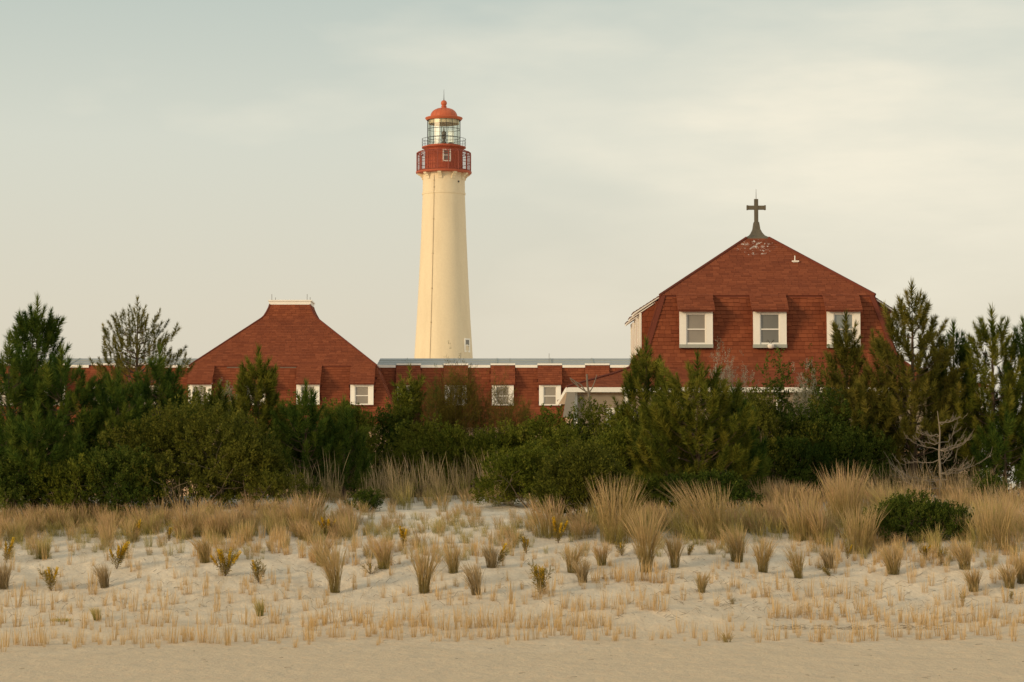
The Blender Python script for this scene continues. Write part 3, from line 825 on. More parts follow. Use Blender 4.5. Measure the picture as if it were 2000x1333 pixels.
# caged lower gallery
b = MB(); NP = 16; RC = RG - .05
zt_ = LZ(300.5)
vt = []
for k in range(NP):
    t_ = 2 * math.pi * (k + .5) / NP
    vt.append((math.cos(t_), math.sin(t_)))
for k, (c, s_) in enumerate(vt):
    c2, s2 = vt[(k + 1) % NP]
    p = lambda r, z, c=c, s_=s_: (ax + r * c, YT + r * s_, z)
    q = lambda r, z: (ax + r * c2, YT + r * s2, z)
    post = MB(); post.tube([p(RC, zf + .12), p(RC, zt_)], .055, 6)
    post.tube([p(RC, zt_), p(RC - .25, LZ(297.5)), p(RD, LZ(296.2))], .04, 5)
    post.build('cage_post', M['redrail'], lt)
    rl = MB()
    for z, rr in ((zf + .22, .03), (zf + 1.05, .03), (zt_ - .3, .025), (zt_, .045)):
        rl.tube([p(RC, z), q(RC, z)], rr, 5)
    rl.tube([p(RC - .25, LZ(297.5)), q(RC - .25, LZ(297.5))], .03, 5)
    # lattice in the top frame and thin balusters
    for i in range(1, 7):
        f = i / 7
        x = p(RC, 0)[0] * (1 - f) + q(RC, 0)[0] * f; y = p(RC, 0)[1] * (1 - f) + q(RC, 0)[1] * f
        rl.tube([(x, y, zf + .14), (x, y, zt_)], .016, 4)
    for i in range(4):
        fa_, fb_ = i / 4, (i + 1) / 4
        for f0, f1 in ((fa_, fb_), (fb_, fa_)):
            a_ = Vector(p(RC, zt_)).lerp(Vector(q(RC, zt_)), f0); b2 = Vector(p(RC - .25, LZ(297.5))).lerp(Vector(q(RC - .25, LZ(297.5))), f1)
            rl.tube([a_, b2], .014, 4)
    rl.build('cage_rail', M['redrail'], lt)
# upper gallery
b = MB(); RU = 43.3 * S; zu = LZ(289)
b.lathe(A, [(RD + .03, LZ(294)), (RD + .1, LZ(293.2)), (RU - .15, zu - .10), (RU, zu - .06), (RU, zu + .05), (28 * S, zu + .06)], 64)
b.build('upper_gallery', M['redpaint'], lt, True)
ru = MB()
for z, rr in ((LZ(272.5), .022), (LZ(279), .012), (LZ(284), .012)):
    pts = [(ax + RU * .99 * math.cos(2 * math.pi * k / 48), YT + RU * .99 * math.sin(2 * math.pi * k / 48), z) for k in range(49)]
    ru.tube(pts, rr, 5, False)
for k in range(24):
    t_ = 2 * math.pi * (k + .2) / 24
    ru.tube([(ax + RU * .99 * math.cos(t_), YT + RU * .99 * math.sin(t_), zu), (ax + RU * .99 * math.cos(t_), YT + RU * .99 * math.sin(t_), LZ(272.5))], .018, 4)
ru.build('upper_railing', M['iron'], lt)
# lantern: mullions, panes, inside
NL = 16; RL = 32.4 * S; z0, z1 = LZ(287), LZ(236)
la = MB(); la.lathe(A, [(RL + .06, zu + .06), (RL + .06, z0 + .12), (RL - .05, z0 + .12)], 48)
lant = la.build('lantern', M['redpaint'], lt, True)
levels = [z0 + .12, LZ(270), LZ(253.5), z1]
for k in range(NL):
    t_ = 2 * math.pi * (k + .43) / NL; t2 = 2 * math.pi * (k + 1.43) / NL
    mu = MB(); mu.tube([(ax + RL * math.cos(t_), YT + RL * math.sin(t_), z0 + .1), (ax + RL * math.cos(t_), YT + RL * math.sin(t_), z1 + .05)], .035, 4)
    mu.build('mullion', M['iron'], lant)
    for za, zb in zip(levels, levels[1:]):
        g = MB()
        a_, b2 = (ax + RL * math.cos(t_), YT + RL * math.sin(t_)), (ax + RL * math.cos(t2), YT + RL * math.sin(t2))
        i_ = .985
        a3, b3 = (ax + (a_[0] - ax) * i_, YT + (a_[1] - YT) * i_), (ax + (b2[0] - ax) * i_, YT + (b2[1] - YT) * i_)
        g.hexa([(*a_, za), (*b2, za), (*b3, za), (*a3, za), (*a_, zb), (*b2, zb), (*b3, zb), (*a3, zb)])
        g.build('pane', M['lantern_glass'], lant)
hr = MB()
for z in levels[1:3]:
    pts = [(ax + RL * math.cos(2 * math.pi * (k + .43) / NL), YT + RL * math.sin(2 * math.pi * (k + .43) / NL), z) for k in range(NL + 1)]
    hr.tube(pts, .03, 4, False)
hr.build('glazing_bar', M['iron'], lant)
ci = MB(); ci.lathe(A, [(RL - .14, LZ(243)), (RL - .14, z1 + .02), (.2, z1 + .05)], 40); ci.build('inner_band', M['cream'], lant, True)
bc = MB(); bc.lathe(A, [(.25, z0), (.3, z0 + .5), (.16, z0 + .6), (.16, z0 + .85), (.28, z0 + .9), (.28, z0 + 1.15), (.16, z0 + 1.2), (.26, z0 + 1.3), (.24, z0 + 1.6), (.08, z0 + 1.75), (.05, z0 + 2.1), (.001, z0 + 2.12)], 16)
bc.lathe((ax + .75, YT - .2), [(.35, z0), (.35, z0 + .3), (.2, z0 + .45), (.001, z0 + .5)], 10)
bc.build('beacon', M['lens'], lant)
# dome
b = MB()
dp = [(33.6, 236), (35.5, 234.2), (37.0, 231.6), (36.4, 230.6), (30, 229.6), (26.5, 228.4)]
for k in range(1, 9):
    t_ = k / 9 * math.pi / 2
    dp.append((26.5 - (26.5 - 6.2) * (1 - math.cos(t_)), 228.4 - 16.2 * math.sin(t_)))
dp += [(6.0, 212.2), (6.3, 211.5), (6.2, 210.5), (4.6, 209.8), (4.6, 209), (5.6, 208.4), (5.4, 207.6), (4.2, 207)]
b.lathe(A, [(r * S, LZ(py)) for r, py in dp], 16 * 4)
dome = b.build('dome', M['dome'], lt, True)
b = MB()
for k in range(16):
    t_ = 2 * math.pi * (k + .43) / 16
    b.tube([(ax + r * S * math.cos(t_), YT + r * S * math.sin(t_), LZ(py)) for r, py in dp[5:14]], .022, 4)
b.build('rib', M['dome'], dome)
b = MB(); zc_ = LZ(202); r_ = 6.0 * S
b.lathe(A, [(4.2 * S, LZ(207.3))] + [(r_ * math.sin(a), zc_ - r_ * math.cos(a)) for a in np.linspace(.75, math.pi, 12)], 24)
b.build('ball_finial', M['dome'], lt, True)
b = MB(); b.tube([(ax, YT, LZ(197)), (ax, YT, LZ(190)), (ax, YT, LZ(175))], [.05, .03, .012], 5); b.build('lightning_rod', M['iron'], lt)
# conduit down the tower and small opening
rad = lambda py: float(np.interp(py, [335, 345, 383, 460, 540, 620, 700], [43, 41.2, 41.6, 44.4, 48.0, 52.2, 57.2])) * S
cd = MB(); ang = -math.pi / 2 - math.asin(.43)
pts = []
for py in np.linspace(346, 712, 30):
    r = rad(py) + .05 + (.05 if 375 < py < 384 else 0); pts.append((ax + r * math.cos(ang), YT + r * math.sin(ang), LZ(py)))
cd.tube(pts, .028, 5)
for py in (357, 370, 432, 499, 567, 633):
    r = rad(py) + .04; cd.lathe((ax + r * math.cos(ang), YT + r * math.sin(ang)), [(.001, LZ(py) + .09), (.075, LZ(py) + .07), (.075, LZ(py) - .07), (.001, LZ(py) - .09)], 8)
cd.build('conduit', M['conduit'], lt)
oa = -math.pi / 2 + math.asin((895.6 - 866.3) / 41.3); r = 41.2 * S + .02
ve = MB(); c = Vector((ax + r * math.cos(oa), YT + r * math.sin(oa), LZ(358.5))); e = Vector((math.cos(oa), math.sin(oa), 0))
ve.tube([c - e * .15, c + e * .06], .10, 10); ve.build('vent', M['iron'], lt)

# ------------------------------------------------------------------ plant building blocks (numpy)
def unit(v): return v / np.maximum(np.linalg.norm(v, axis=-1, keepdims=True), 1e-9)
def frames(dirs, spin):
    """rotation matrices whose z axis is dirs"""
    z = unit(np.asarray(dirs, float)); n = len(z)
    h = np.where(np.abs(z[:, 2:3]) > .9, np.array([[1., 0, 0]]), np.array([[0, 0, 1.]]))
    x = unit(np.cross(h, z)); y = np.cross(z, x)
    c, s = np.cos(spin)[:, None], np.sin(spin)[:, None]
    x, y = x * c + y * s, y * c - x * s
    return np.stack([x, y, z], -1)
def scatter(templates, pos, dirs, scale, r, tone_shift=None, zs=None):
    """copies of template triangles (V, T, tone) at pos along dirs -> one mesh's arrays"""
    n = len(pos); pos = np.asarray(pos, float); scale = np.asarray(scale, float)
    R = frames(dirs, r.uniform(0, 6.28, n)); pick = r.integers(0, len(templates), n)
    if tone_shift is None: tone_shift = r.normal(0, .27, n)
    zs = np.ones(n) if zs is None else np.asarray(zs)
    VV, TT, AA, off = [], [], [], 0
    for k, (tv, tt, ta) in enumerate(templates):
        idx = np.where(pick == k)[0]
        if not len(idx): continue
        loc = tv[None] * scale[idx][:, None, None] * np.stack([np.ones(len(idx)), np.ones(len(idx)), zs[idx]], -1)[:, None, :]
        w = np.einsum('nij,nkj->nki', R[idx], loc) + pos[idx][:, None, :]
        VV.append(w.reshape(-1, 3)); m_ = len(tv)
        TT.append((tt[None] + (np.arange(len(idx)) * m_)[:, None, None]).reshape(-1, tt.shape[1]) + off)
        AA.append((ta[None] + tone_shift[idx][:, None]).ravel()); off += m_ * len(idx)
    return np.concatenate(VV), np.concatenate(TT), np.clip(np.concatenate(AA), 0, 1)
def brush_template(n, seed, L=1.0, nl=.34, w=.011):
    """shoot of pine needles: axis z, length 1, needles forward-angled"""
    r = np.random.default_rng(seed)
    t = r.uniform(0, 1, n) ** .85
    az = r.uniform(0, 6.28, n)
    al = np.interp(t, [0, .7, 1], [1.15, .95, .35]) + r.normal(0, .13, n)
    d = np.stack([np.sin(al) * np.cos(az), np.sin(al) * np.sin(az), np.cos(al)], -1)
    p = np.stack([np.zeros(n), np.zeros(n), t * L * .86], -1)
    s = unit(np.cross(d, r.normal(0, 1, (n, 3))))
    ln = nl * r.uniform(.75, 1.12, n)[:, None]
    V = np.stack([p - s * w, p + s * w, p + d * ln * .97 + np.array([0, 0, .02])], 1).reshape(-1, 3)
    T = np.arange(3 * n).reshape(-1, 3)
    tone = np.repeat(np.clip(r.normal(.5, .17, n), 0, 1), 3)
    return V, T, tone
def sprig_template(n, seed, leaf=.16, width=.36, spread=.9, up=.35):
    """leafy sprig, axis z, length 1; each leaf one small blade"""
    r = np.random.default_rng(seed)
    t = r.uniform(.1, 1, n)
    az = r.uniform(0, 6.28, n)
    al = np.interp(t, [0, 1], [spread + .3, spread - .5]) + r.normal(0, .25, n)
    d = np.stack([np.sin(al) * np.cos(az), np.sin(al) * np.sin(az), np.cos(al)], -1)
    p = np.stack([.10 * np.cos(az) * t, .10 * np.sin(az) * t, t * .9], -1)
    s = unit(np.cross(d, r.normal(0, 1, (n, 3)))); ln = leaf * r.uniform(.7, 1.25, n)[:, None]
    V = np.stack([p + s * ln * width * .12, p + d * ln * .62 + s * ln * width * .55, p + d * ln - s * ln * width * .35], 1).reshape(-1, 3)
    T = np.arange(3 * n).reshape(-1, 3)
    tone = np.repeat(np.clip(r.normal(.5, .2, n), 0, 1), 3)
    return V, T, tone
BRUSH = [brush_template(124, k, nl=.34, w=.0185) for k in range(5)]
BRUSH_THIN = [brush_template(90, 40 + k, nl=.26, w=.0155) for k in range(4)]
SPRIG = [sprig_template(24, 10 + k, leaf=.22, width=.68) for k in range(5)]
SPRIG_FINE = [sprig_template(40, 20 + k, leaf=.11, width=.4) for k in range(4)]
SPRIG_CEDAR = [sprig_template(44, 30 + k, leaf=.17, width=.16, spread=.65) for k in range(4)]

def pine(base, H, R, label, seed, mt='pine', shape=1.0, h0=.06, dens=1.0, lean=0.0, squash=.8, group='pines on the dune', brush=.60, thin=False, leaders=4, name='pine_tree', nwh=None):
    """black pine: trunk with whorls of upcurved limbs carrying upright needle shoots"""
    r = np.random.default_rng(seed)
    t = thing(name, base, label, 'pine', group)
    tr = MB()
    HT = H - brush * 1.25
    R = max(.2, R - brush * .45)
    def axis(f): return Vector(base) + Vector((lean * H * f * f, 0, HT * f - .12 * (1 - f)))
    tr.tube([axis(f) for f in (0, .15, .35, .6, .85, 1)], [.055 * H ** .7 * k for k in (.8, .62, .5, .34, .17, .06)], 6)
    pos, dr, sc = [], [], []
    nw = nwh or max(5, int(H / .36))
    for i in range(nw):
        f = h0 + (1 - h0) * (i + r.uniform(-.2, .2)) / nw
        f = min(.96, max(.02, f))
        prof = (1 - f) ** (.85 * shape + .12) * (.55 + .45 * min(1, f / .22))
        nb = int(r.integers(4, 7))
        a0 = r.uniform(0, 6.28)
        for k in range(nb):
            az = a0 + 6.28 * k / nb + r.normal(0, .2)
            L = R * prof * r.uniform(.62, 1.15) + .12
            e = Vector((math.cos(az), math.sin(az) * squash, 0))
            p0 = axis(f * .97)
            rise = r.uniform(.10, .35); curl = r.uniform(.25, .6)
            cv = lambda u: p0 + e * L * u + Vector((0, 0, L * (rise * u + curl * u * u) * .8))
            tr.tube([cv(u) for u in (0, .35, .7, 1)], [.020 * L ** .6 + .006, .013 * L ** .6 + .005, .009, .005], 4, False)
            n = max(2, int(L * 4.2 * dens))
            for j in range(n):
                u = 1 - (j / n) ** 1.25 * .72
                q = cv(u); ou = (cv(min(1, u + .05)) - cv(u - .05)).normalized()
                side = Vector((-e.y, e.x, 0)) * r.normal(0, .5)
                sp = L * .30 * (1.15 - u) + .10
                q2 = q + (side + ou * .3) * sp + Vector((0, 0, r.uniform(-.05, .10)))
                pos.append(q2); dr.append(ou * r.uniform(.2, .8) + side * .7 + Vector((r.normal(0, .15), r.normal(0, .15), r.uniform(.45, 1.1))))
                sc.append(brush * r.uniform(.7, 1.25))
    # leader candles
    for k in range(leaders):
        a = 6.28 * k / max(1, leaders) + seed
        q = axis(1.0) + Vector((math.cos(a), math.sin(a), 0)) * (.10 if k else 0)
        pos.append(q - Vector((0, 0, .12 * (k > 0)))); dr.append(Vector((math.cos(a) * .35, math.sin(a) * .35, 1)) if k else Vector((0, 0, 1)))
        sc.append(brush * (1.25 if k == 0 else 1.0))
    tr.build('trunk', M['bark'], t)
    zs = np.array([r.uniform(.75, 1.2) for _ in sc]); zs[-leaders:] = 1.3
    V, T, A_ = scatter(BRUSH_THIN if thin else BRUSH, np.array(pos), np.array(dr), np.array(sc), r, zs=zs)
    obj('crown', np_mesh('crown', V, tris=T, mat=M[mt], attrs={'tone': A_}), t)
    return t

def shrub(base, H, Wd, label, seed, mt='leaf_green', templ=None, n=None, sprig=.34, group='shrubs along the dune top', depth=.75, lumps=9, cat='shrub', name='leafy_shrub', stems=True, rough=1.0):
    """many-stemmed shrub: leafy sprigs spread over and through an uneven dome"""
    r = np.random.default_rng(seed)
    t = thing(name, base, label, cat, group)
    templ = templ or SPRIG
    b = np.array(base)
    C, Rr = [], []
    for k in range(lumps):
        a = r.uniform(0, 6.28); d = r.uniform(.15, .62) * (k > 0)
        rad = r.uniform(.30, .46) * (1 - .22 * d)
        C.append([Wd / 2 * d * 1.15 * math.cos(a), Wd / 2 * depth * d * math.sin(a), H * (.30 + .34 * r.uniform(0, 1) * (1 - d * .9))])
        Rr.append([Wd * rad * .62, Wd * depth * rad * .62, H * rad * .95])
    for k in range(max(3, lumps // 2)):   # low skirt down to the ground
        a = 6.28 * k / max(3, lumps // 2) + r.uniform(0, .6)
        C.append([Wd * .33 * math.cos(a), Wd * .33 * depth * math.sin(a), H * .20]); Rr.append([Wd * .19, Wd * .19, H * .24])
    C, Rr = np.array(C), np.array(Rr)
    n = int(n * 1.15) if n else int(130 * Wd * H)
    wt = (Rr.prod(1)) ** .67; which = r.choice(len(C), n, p=wt / wt.sum())
    d = unit(r.normal(0, 1, (n, 3))); d[:, 2] = np.where(d[:, 2] < -.5, -d[:, 2], d[:, 2])
    f = 1 - r.beta(1, 5, n) * .8 + r.normal(0, .07 * rough, n)
    pos = C[which] + Rr[which] * d * f[:, None]
    pos[:, 2] = np.maximum(pos[:, 2], .04)
    dirs = unit(d * .75 + np.array([0, 0, .75]) + r.normal(0, .3, (n, 3)))
    sc = sprig * r.uniform(.65, 1.3, n)
    pos = pos - dirs * sc[:, None] * .6
    pos[:, 2] *= (H - sprig * .6) / np.percentile(pos[:, 2], 99)
    pos[:, 0] *= Wd / 2 / np.percentile(np.abs(pos[:, 0]), 98)
    pos[:, 2] = np.maximum(pos[:, 2], .02)
    clump = r.normal(0, .13, len(C))[which]
    V, T, A_ = scatter(templ, pos + b, dirs, sc, r, tone_shift=r.normal(0, .12, n) + clump)
    obj('crown', np_mesh('crown', V, tris=T, mat=M[mt], attrs={'tone': A_}), t)
    if stems:
        tr = MB()
        for k in range(len(C)):
            p1 = Vector(base) + Vector(C[k]); p0 = Vector(base) + Vector((C[k][0] * .15, C[k][1] * .15, -.08))
            tr.tube([p0, p0.lerp(p1, .5) + Vector((0, 0, -.05 * H)), p1], [.035, .024, .012], 4, False)
            for j in range(7):
                dv = unit(r.normal(0, 1, (1, 3)) + np.array([[0, 0, .5]]))[0]
                q = p1 + Vector(Rr[k] * dv * r.uniform(.6, 1.25))
                md = p1.lerp(q, .5) + Vector(r.normal(0, .04, 3))
                tr.tube([p1, md, q], [.012, .008, .003], 3, False)
        tr.build('stem', M['twig'], t)
    return t

def blades(n, h, r0, lean, seed, w=.011, head=1.0, up=.06, hvar=.3, curve=1.6, wind=(-.10, 0), wispy=False):
    """tuft of grass: ribbons rising from a small base, drooping outwards, with wider seed heads"""
    r = np.random.default_rng(seed)
    az = r.uniform(0, 6.28, n); rad = r0 * np.sqrt(r.uniform(0, 1, n))
    bx, by = rad * np.cos(az), rad * np.sin(az)
    az2 = az + r.normal(0, .7, n)
    ln = h * np.clip(r.normal(1 - hvar * .5, hvar * .5, n), .35, 1.15)
    if wispy: ln = h * (1.12 - .75 * r.beta(1.1, 1.5, n))
    le = np.abs(r.normal(lean * .7, lean * .6, n)) + up
    ss = np.array([0, .38, .72, 1.0]); ws = np.array([.8, .9, 1.15 * head, .25]) * w
    dx, dy = np.cos(az2), np.sin(az2)
    V = np.zeros((n, 8, 3)); hf = np.zeros((n, 8))
    fa = r.uniform(0, 6.28, n); sx, sy = np.cos(fa), np.sin(fa)
    for i, s in enumerate(ss):
        hor = ln * le * s ** curve
        px = bx + dx * hor + wind[0] * ln * s ** 2; py = by + dy * hor + wind[1] * ln * s ** 2
        pz = ln * s * np.sqrt(np.maximum(.2, 1 - (le * s) ** 2 * .6))
        V[:, 2 * i] = np.stack([px - sx * ws[i], py - sy * ws[i], pz], -1)
        V[:, 2 * i + 1] = np.stack([px + sx * ws[i], py + sy * ws[i], pz], -1)
        hf[:, 2 * i] = hf[:, 2 * i + 1] = s
    q = np.array([[0, 1, 3, 2], [2, 3, 5, 4], [4, 5, 7, 6]])
    Q = (q[None] + (np.arange(n) * 8)[:, None, None]).reshape(-1, 4)
    tone = np.repeat(r.uniform(0, 1, n), 8)
    return V.reshape(-1, 3), Q, hf.ravel(), tone
def merge_tufts(items):
    """items: (template, x, y, z, scale, spin) -> joined arrays"""
    VV, QQ, HH, TT, off = [], [], [], [], 0
    for (V, Q, hf, tn), x, y, z, s, a, zs in items:
        c, s_ = math.cos(a), math.sin(a)
        W = np.empty_like(V)
        W[:, 0] = (V[:, 0] * c - V[:, 1] * s_) * s + x; W[:, 1] = (V[:, 0] * s_ + V[:, 1] * c) * s + y; W[:, 2] = V[:, 2] * s * zs + z
        VV.append(W); QQ.append(Q + off); HH.append(hf); TT.append(tn); off += len(V)
    return np.concatenate(VV), np.concatenate(QQ), np.concatenate(HH), np.concatenate(TT)
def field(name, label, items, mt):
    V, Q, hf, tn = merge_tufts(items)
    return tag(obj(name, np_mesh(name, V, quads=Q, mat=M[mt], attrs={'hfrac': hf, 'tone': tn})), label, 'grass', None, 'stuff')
def tuft_mesh(tpl, mt):
    V, Q, hf, tn = tpl
    return np_mesh('grass_tuft', V, quads=Q, mat=M[mt], attrs={'hfrac': hf, 'tone': tn})

def hpx(px, Y): return px / F * Y       # photo pixels -> metres at depth Y

# ------------------------------------------------------------------ pines: (px, Y, top py, half width px, ...)
def put_pine(px, Y, top, hw, label, seed, **k):
    b = at(px, Y)
    H = PZ(top, Y) - b.z
    return pine(b, H, hpx(hw, Y) * 1.0, label, seed, **k)
put_pine(72, 82, 590, 66, 'slim pine rising alone above the hedge near the left edge', 1, mt='pine_dark', shape=.22, h0=.55, dens=.7)
put_pine(268, 86, 588, 165, 'broad olive pine with open layered branches left of the flat capped house', 2, mt='pine_yellow', shape=.45, h0=.4, dens=1.15, thin=True, brush=.5, nwh=18)
put_pine(18, 73.5, 664, 110, 'bushy dark pine cut by the left edge of the picture', 3, mt='pine_dark', shape=.45)
put_pine(120, 73, 690, 120, 'dense dark pine under the slim pine at left', 4, mt='pine_dark', shape=.45, dens=1.1)
put_pine(75, 71.6, 800, 130, 'low spreading pine at the foot of the dark left pines', 24, mt='pine_dark', shape=.4, dens=1.0)
put_pine(232, 73, 735, 105, 'squat dark pine in front of the broad olive pine', 5, mt='pine_dark', shape=.45)
put_pine(312, 75, 690, 95, 'dark pine touching the lower left corner of the flat capped house', 6, mt='pine_dark', shape=.55)
put_pine(430, 76.5, 762, 70, 'small pine below the left windows of the flat capped house', 7, mt='pine', shape=.5)
put_pine(505, 76, 690, 72, 'upright pine with one tall candle before the flat capped house', 8, mt='pine', shape=.55, h0=.35)
put_pine(598, 75.5, 758, 92, 'many tipped bushy pine below the right windows of the flat capped house', 9, mt='pine_dark', shape=.42, leaders=6)
put_pine(672, 76, 790, 60, 'small dark pine at the corner where house meets wing', 10, mt='pine_dark', shape=.5)
put_pine(800, 81, 722, 32, 'thin sparse pine in front of the leftmost wing window', 11, mt='pine', shape=.5, h0=.62, dens=.55, thin=True)
put_pine(1262, 79, 672, 82, 'open pine with bare stem at the corner of the porch roof', 12, mt='pine', shape=.55, h0=.32, dens=.8)
put_pine(1362, 72.2, 702, 150, 'large full green pine reaching the grass in the middle of the right half', 13, mt='pine', shape=.5, dens=1.1)
put_pine(1432, 73.4, 772, 85, 'shorter pine pressed against the right flank of the large green pine', 28, mt='pine_dark', shape=.5)
put_pine(1300, 73.0, 800, 90, 'lower pine leaning on the left flank of the large green pine', 25, mt='pine', shape=.45)
put_pine(1652, 79, 622, 66, 'narrow pine whose tip covers the right dormer window', 14, mt='pine_yellow', shape=.7, h0=.25)
put_pine(1690, 78, 730, 100, 'wide pine joining the narrow pine and the tallest pine', 26, mt='pine_yellow', shape=.45)
put_pine(1782, 78, 562, 140, 'tallest pine with stepped crown right of the cross house', 15, mt='pine_yellow', shape=.62, h0=.22, dens=1.05)
put_pine(1862, 79, 640, 70, 'pine filling the gap between the two tall right pines', 16, mt='pine_dark', shape=.5, h0=.2)
put_pine(1938, 77.5, 612, 96, 'tall pine near the right edge with a straight candle', 17, mt='pine', shape=.5, h0=.15)
put_pine(1998, 78, 632, 66, 'dark pine cut by the right edge of the picture', 18, mt='pine_dark', shape=.45, h0=.1)
put_pine(1960, 76.8, 800, 95, 'low dark pine under the tall right edge pine', 27, mt='pine_dark', shape=.42)
g_ = G(614, 1000)
pine(g_, hpx(62, g_.y), .26, 'tiny pine seedling standing alone in the pale sand patch', 19, shape=.6, brush=.22, leaders=3, nwh=4)

# ------------------------------------------------------------------ shrubs (px, Y, top py, width px, ...)
def put_shrub(px, Y, top, w, label, seed, **k):
    b = at(px, Y); H = PZ(top, Y) - b.z
    return shrub(b, H * 1.08, hpx(w, Y), label, seed, **k)
put_shrub(372, 72.0, 812, 330, 'big rounded olive shrub in front of the left pines', 101, mt='leaf_olive', n=2300, lumps=14)
put_shrub(230, 70.9, 890, 200, 'dark low shrub between left pines and olive shrub', 102, mt='leaf_dark', n=900)
put_shrub(490, 71.4, 868, 190, 'dark shrub at the right foot of the big olive shrub', 103, mt='leaf_olive', n=1100)
put_shrub(600, 78.5, 850, 190, 'dark green shrub right of the olive shrub', 104, mt='leaf_dark', n=1000)
put_shrub(700, 79.0, 805, 150, 'mid green shrub under the joint of house and wing', 105, mt='leaf_green', n=900)
put_shrub(775, 80.5, 788, 120, 'upright bright green shrub below the leftmost wing window', 106, mt='leaf_green', n=800, rough=2)
put_shrub(822, 79.0, 838, 170, 'pale green rounded shrub in the middle of the hedge', 107, mt='leaf_green', n=1000)
put_shrub(815, 80.0, 838, 60, 'small russet shrub tucked among green ones', 108, mt='redleaf', n=160, lumps=4)
put_shrub(900, 80.0, 742, 120, 'feathery brownish cedar covering the second wing window', 109, mt='cedar', templ=SPRIG_CEDAR, n=1500, sprig=.45, cat='cedar', name='cedar_tree', rough=2.0)
put_shrub(975, 80.2, 776, 130, 'dark feathery cedar below the third wing window', 110, mt='cedar', templ=SPRIG_CEDAR, n=1300, sprig=.42, cat='cedar', name='cedar_tree', rough=2.0)
put_shrub(850, 80.5, 770, 90, 'green pointed cedar left of the brownish cedar', 111, mt='leaf_dark', templ=SPRIG_CEDAR, n=600, sprig=.42, cat='cedar', name='cedar_tree', rough=2.2)
put_shrub(930, 78.4, 880, 150, 'low green shrub behind tall dry stalks', 112, mt='leaf_green', n=700)
put_shrub(1060, 79.0, 822, 200, 'light green rounded shrub under the single clear wing window', 113, mt='leaf_green', n=1400, lumps=12)
put_shrub(1165, 79.5, 806, 150, 'light green shrub beside the bare forked branch', 114, mt='leaf_green', n=1000)
put_shrub(1040, 73.0, 885, 200, 'olive green shrub at the inner edge of the sand patch', 115, mt='leaf_green', n=1300)
put_shrub(1150, 69.6, 885, 200, 'dense dark olive shrub running down into the tall grass', 116, mt='leaf_olive', n=1500, lumps=11)
put_shrub(1215, 74.0, 850, 150, 'olive shrub left of the large green pine', 117, mt='leaf_green', n=900)
put_shrub(1500, 77.0, 785, 200, 'olive shrub right of the large green pine', 118, mt='leaf_olive', n=1300)
put_shrub(1590, 77.5, 790, 210, 'dark shrub below the narrow pine', 119, mt='leaf_dark', n=1300)
put_shrub(1545, 76.5, 870, 170, 'dark green shrub behind the pink grass', 120, mt='leaf_dark', n=1000)
put_shrub(1660, 77.0, 850, 170, 'very dark shrub left of the bare dead tree', 121, mt='leaf_dark', n=1100)
put_shrub(1420, 80.0, 716, 95, 'silvery leaved bush against the red porch roof', 122, mt='leaf_silver', templ=SPRIG_FINE, n=800, rough=2, sprig=.4)
put_shrub(1562, 80.0, 742, 80, 'thin silvery bush with upright shoots under the roof edge', 123, mt='leaf_silver', templ=SPRIG_FINE, n=420, rough=3, sprig=.4)
put_shrub(1512, 81.0, 728, 90, 'dark green bush with an arching top under the middle dormer', 124, mt='leaf_dark', n=600, rough=2.4)
put_shrub(1600, 81.0, 728, 120, 'olive bush leaning left from the narrow pine', 125, mt='leaf_olive', n=600, rough=2.4)
put_shrub(440, 78.0, 765, 80, 'pale twiggy bush hiding the left windows of the flat capped house', 126, mt='leaf_silver', templ=SPRIG_FINE, n=220, rough=3, sprig=.36)
b_ = G(1800, 1062)
shrub(b_ + Vector((0, .6, .0)), hpx(92, b_.y), hpx(190, b_.y), 'low dark green mound of a shrub among right hand grasses', 127, mt='leaf_dark', n=1500, depth=.7, lumps=12, sprig=.26)
b_ = G(712, 1000)
shrub(b_, hpx(42, b_.y), hpx(62, b_.y), 'small green shrub alone on the pale sand patch', 128, mt='leaf_dark', n=170, lumps=5, sprig=.24)
b_ = G(1925, 985)
shrub(b_, hpx(60, b_.y), hpx(80, b_.y), 'small dark shrub under the right edge pines', 129, mt='leaf_dark', n=260, lumps=5, sprig=.26)
put_shrub(1850, 80.0, 850, 240, 'dark thicket behind the bare dead tree', 130, mt='leaf_dark', n=750)
put_shrub(1730, 79.0, 830, 140, 'dark bush low between the right hand pines', 131, mt='leaf_dark', n=600)
put_shrub(1400, 79.0, 770, 240, 'olive thicket behind the large green pine', 132, mt='leaf_olive', n=750)
put_shrub(1310, 80.5, 790, 150, 'green thicket along the porch front', 133, mt='leaf_green', n=600)
put_shrub(60, 78.0, 760, 300, 'dark thicket behind the left edge pines', 134, mt='leaf_dark', n=750)
put_shrub(240, 78.5, 770, 240, 'dark thicket below the broad olive pine', 135, mt='leaf_dark', n=900)
put_shrub(400, 79.0, 775, 200, 'green thicket behind the big olive shrub', 136, mt='leaf_green', n=900)
put_shrub(560, 79.5, 800, 220, 'green thicket behind the many tipped pine', 137, mt='leaf_green', n=900)

put_shrub(640, 79.6, 812, 150, 'leafy green bush behind the small dark corner pine', 138, mt='leaf_green', n=800)
put_shrub(745, 80.2, 818, 130, 'green bush between the wing corner and the bright upright shrub', 139, mt='leaf_dark', n=700)
put_shrub(885, 78.8, 850, 150, 'green bush at the foot of the brownish cedar', 140, mt='leaf_green', n=800)
put_shrub(985, 79.2, 845, 150, 'round green bush at the foot of the dark feathery cedar', 141, mt='leaf_green', n=800)
put_shrub(1110, 77.6, 850, 190, 'light olive bush before the porch corner', 142, mt='leaf_green', n=1000)
put_shrub(1235, 78.4, 812, 140, 'green bush at the left foot of the open pine', 143, mt='leaf_green', n=700)

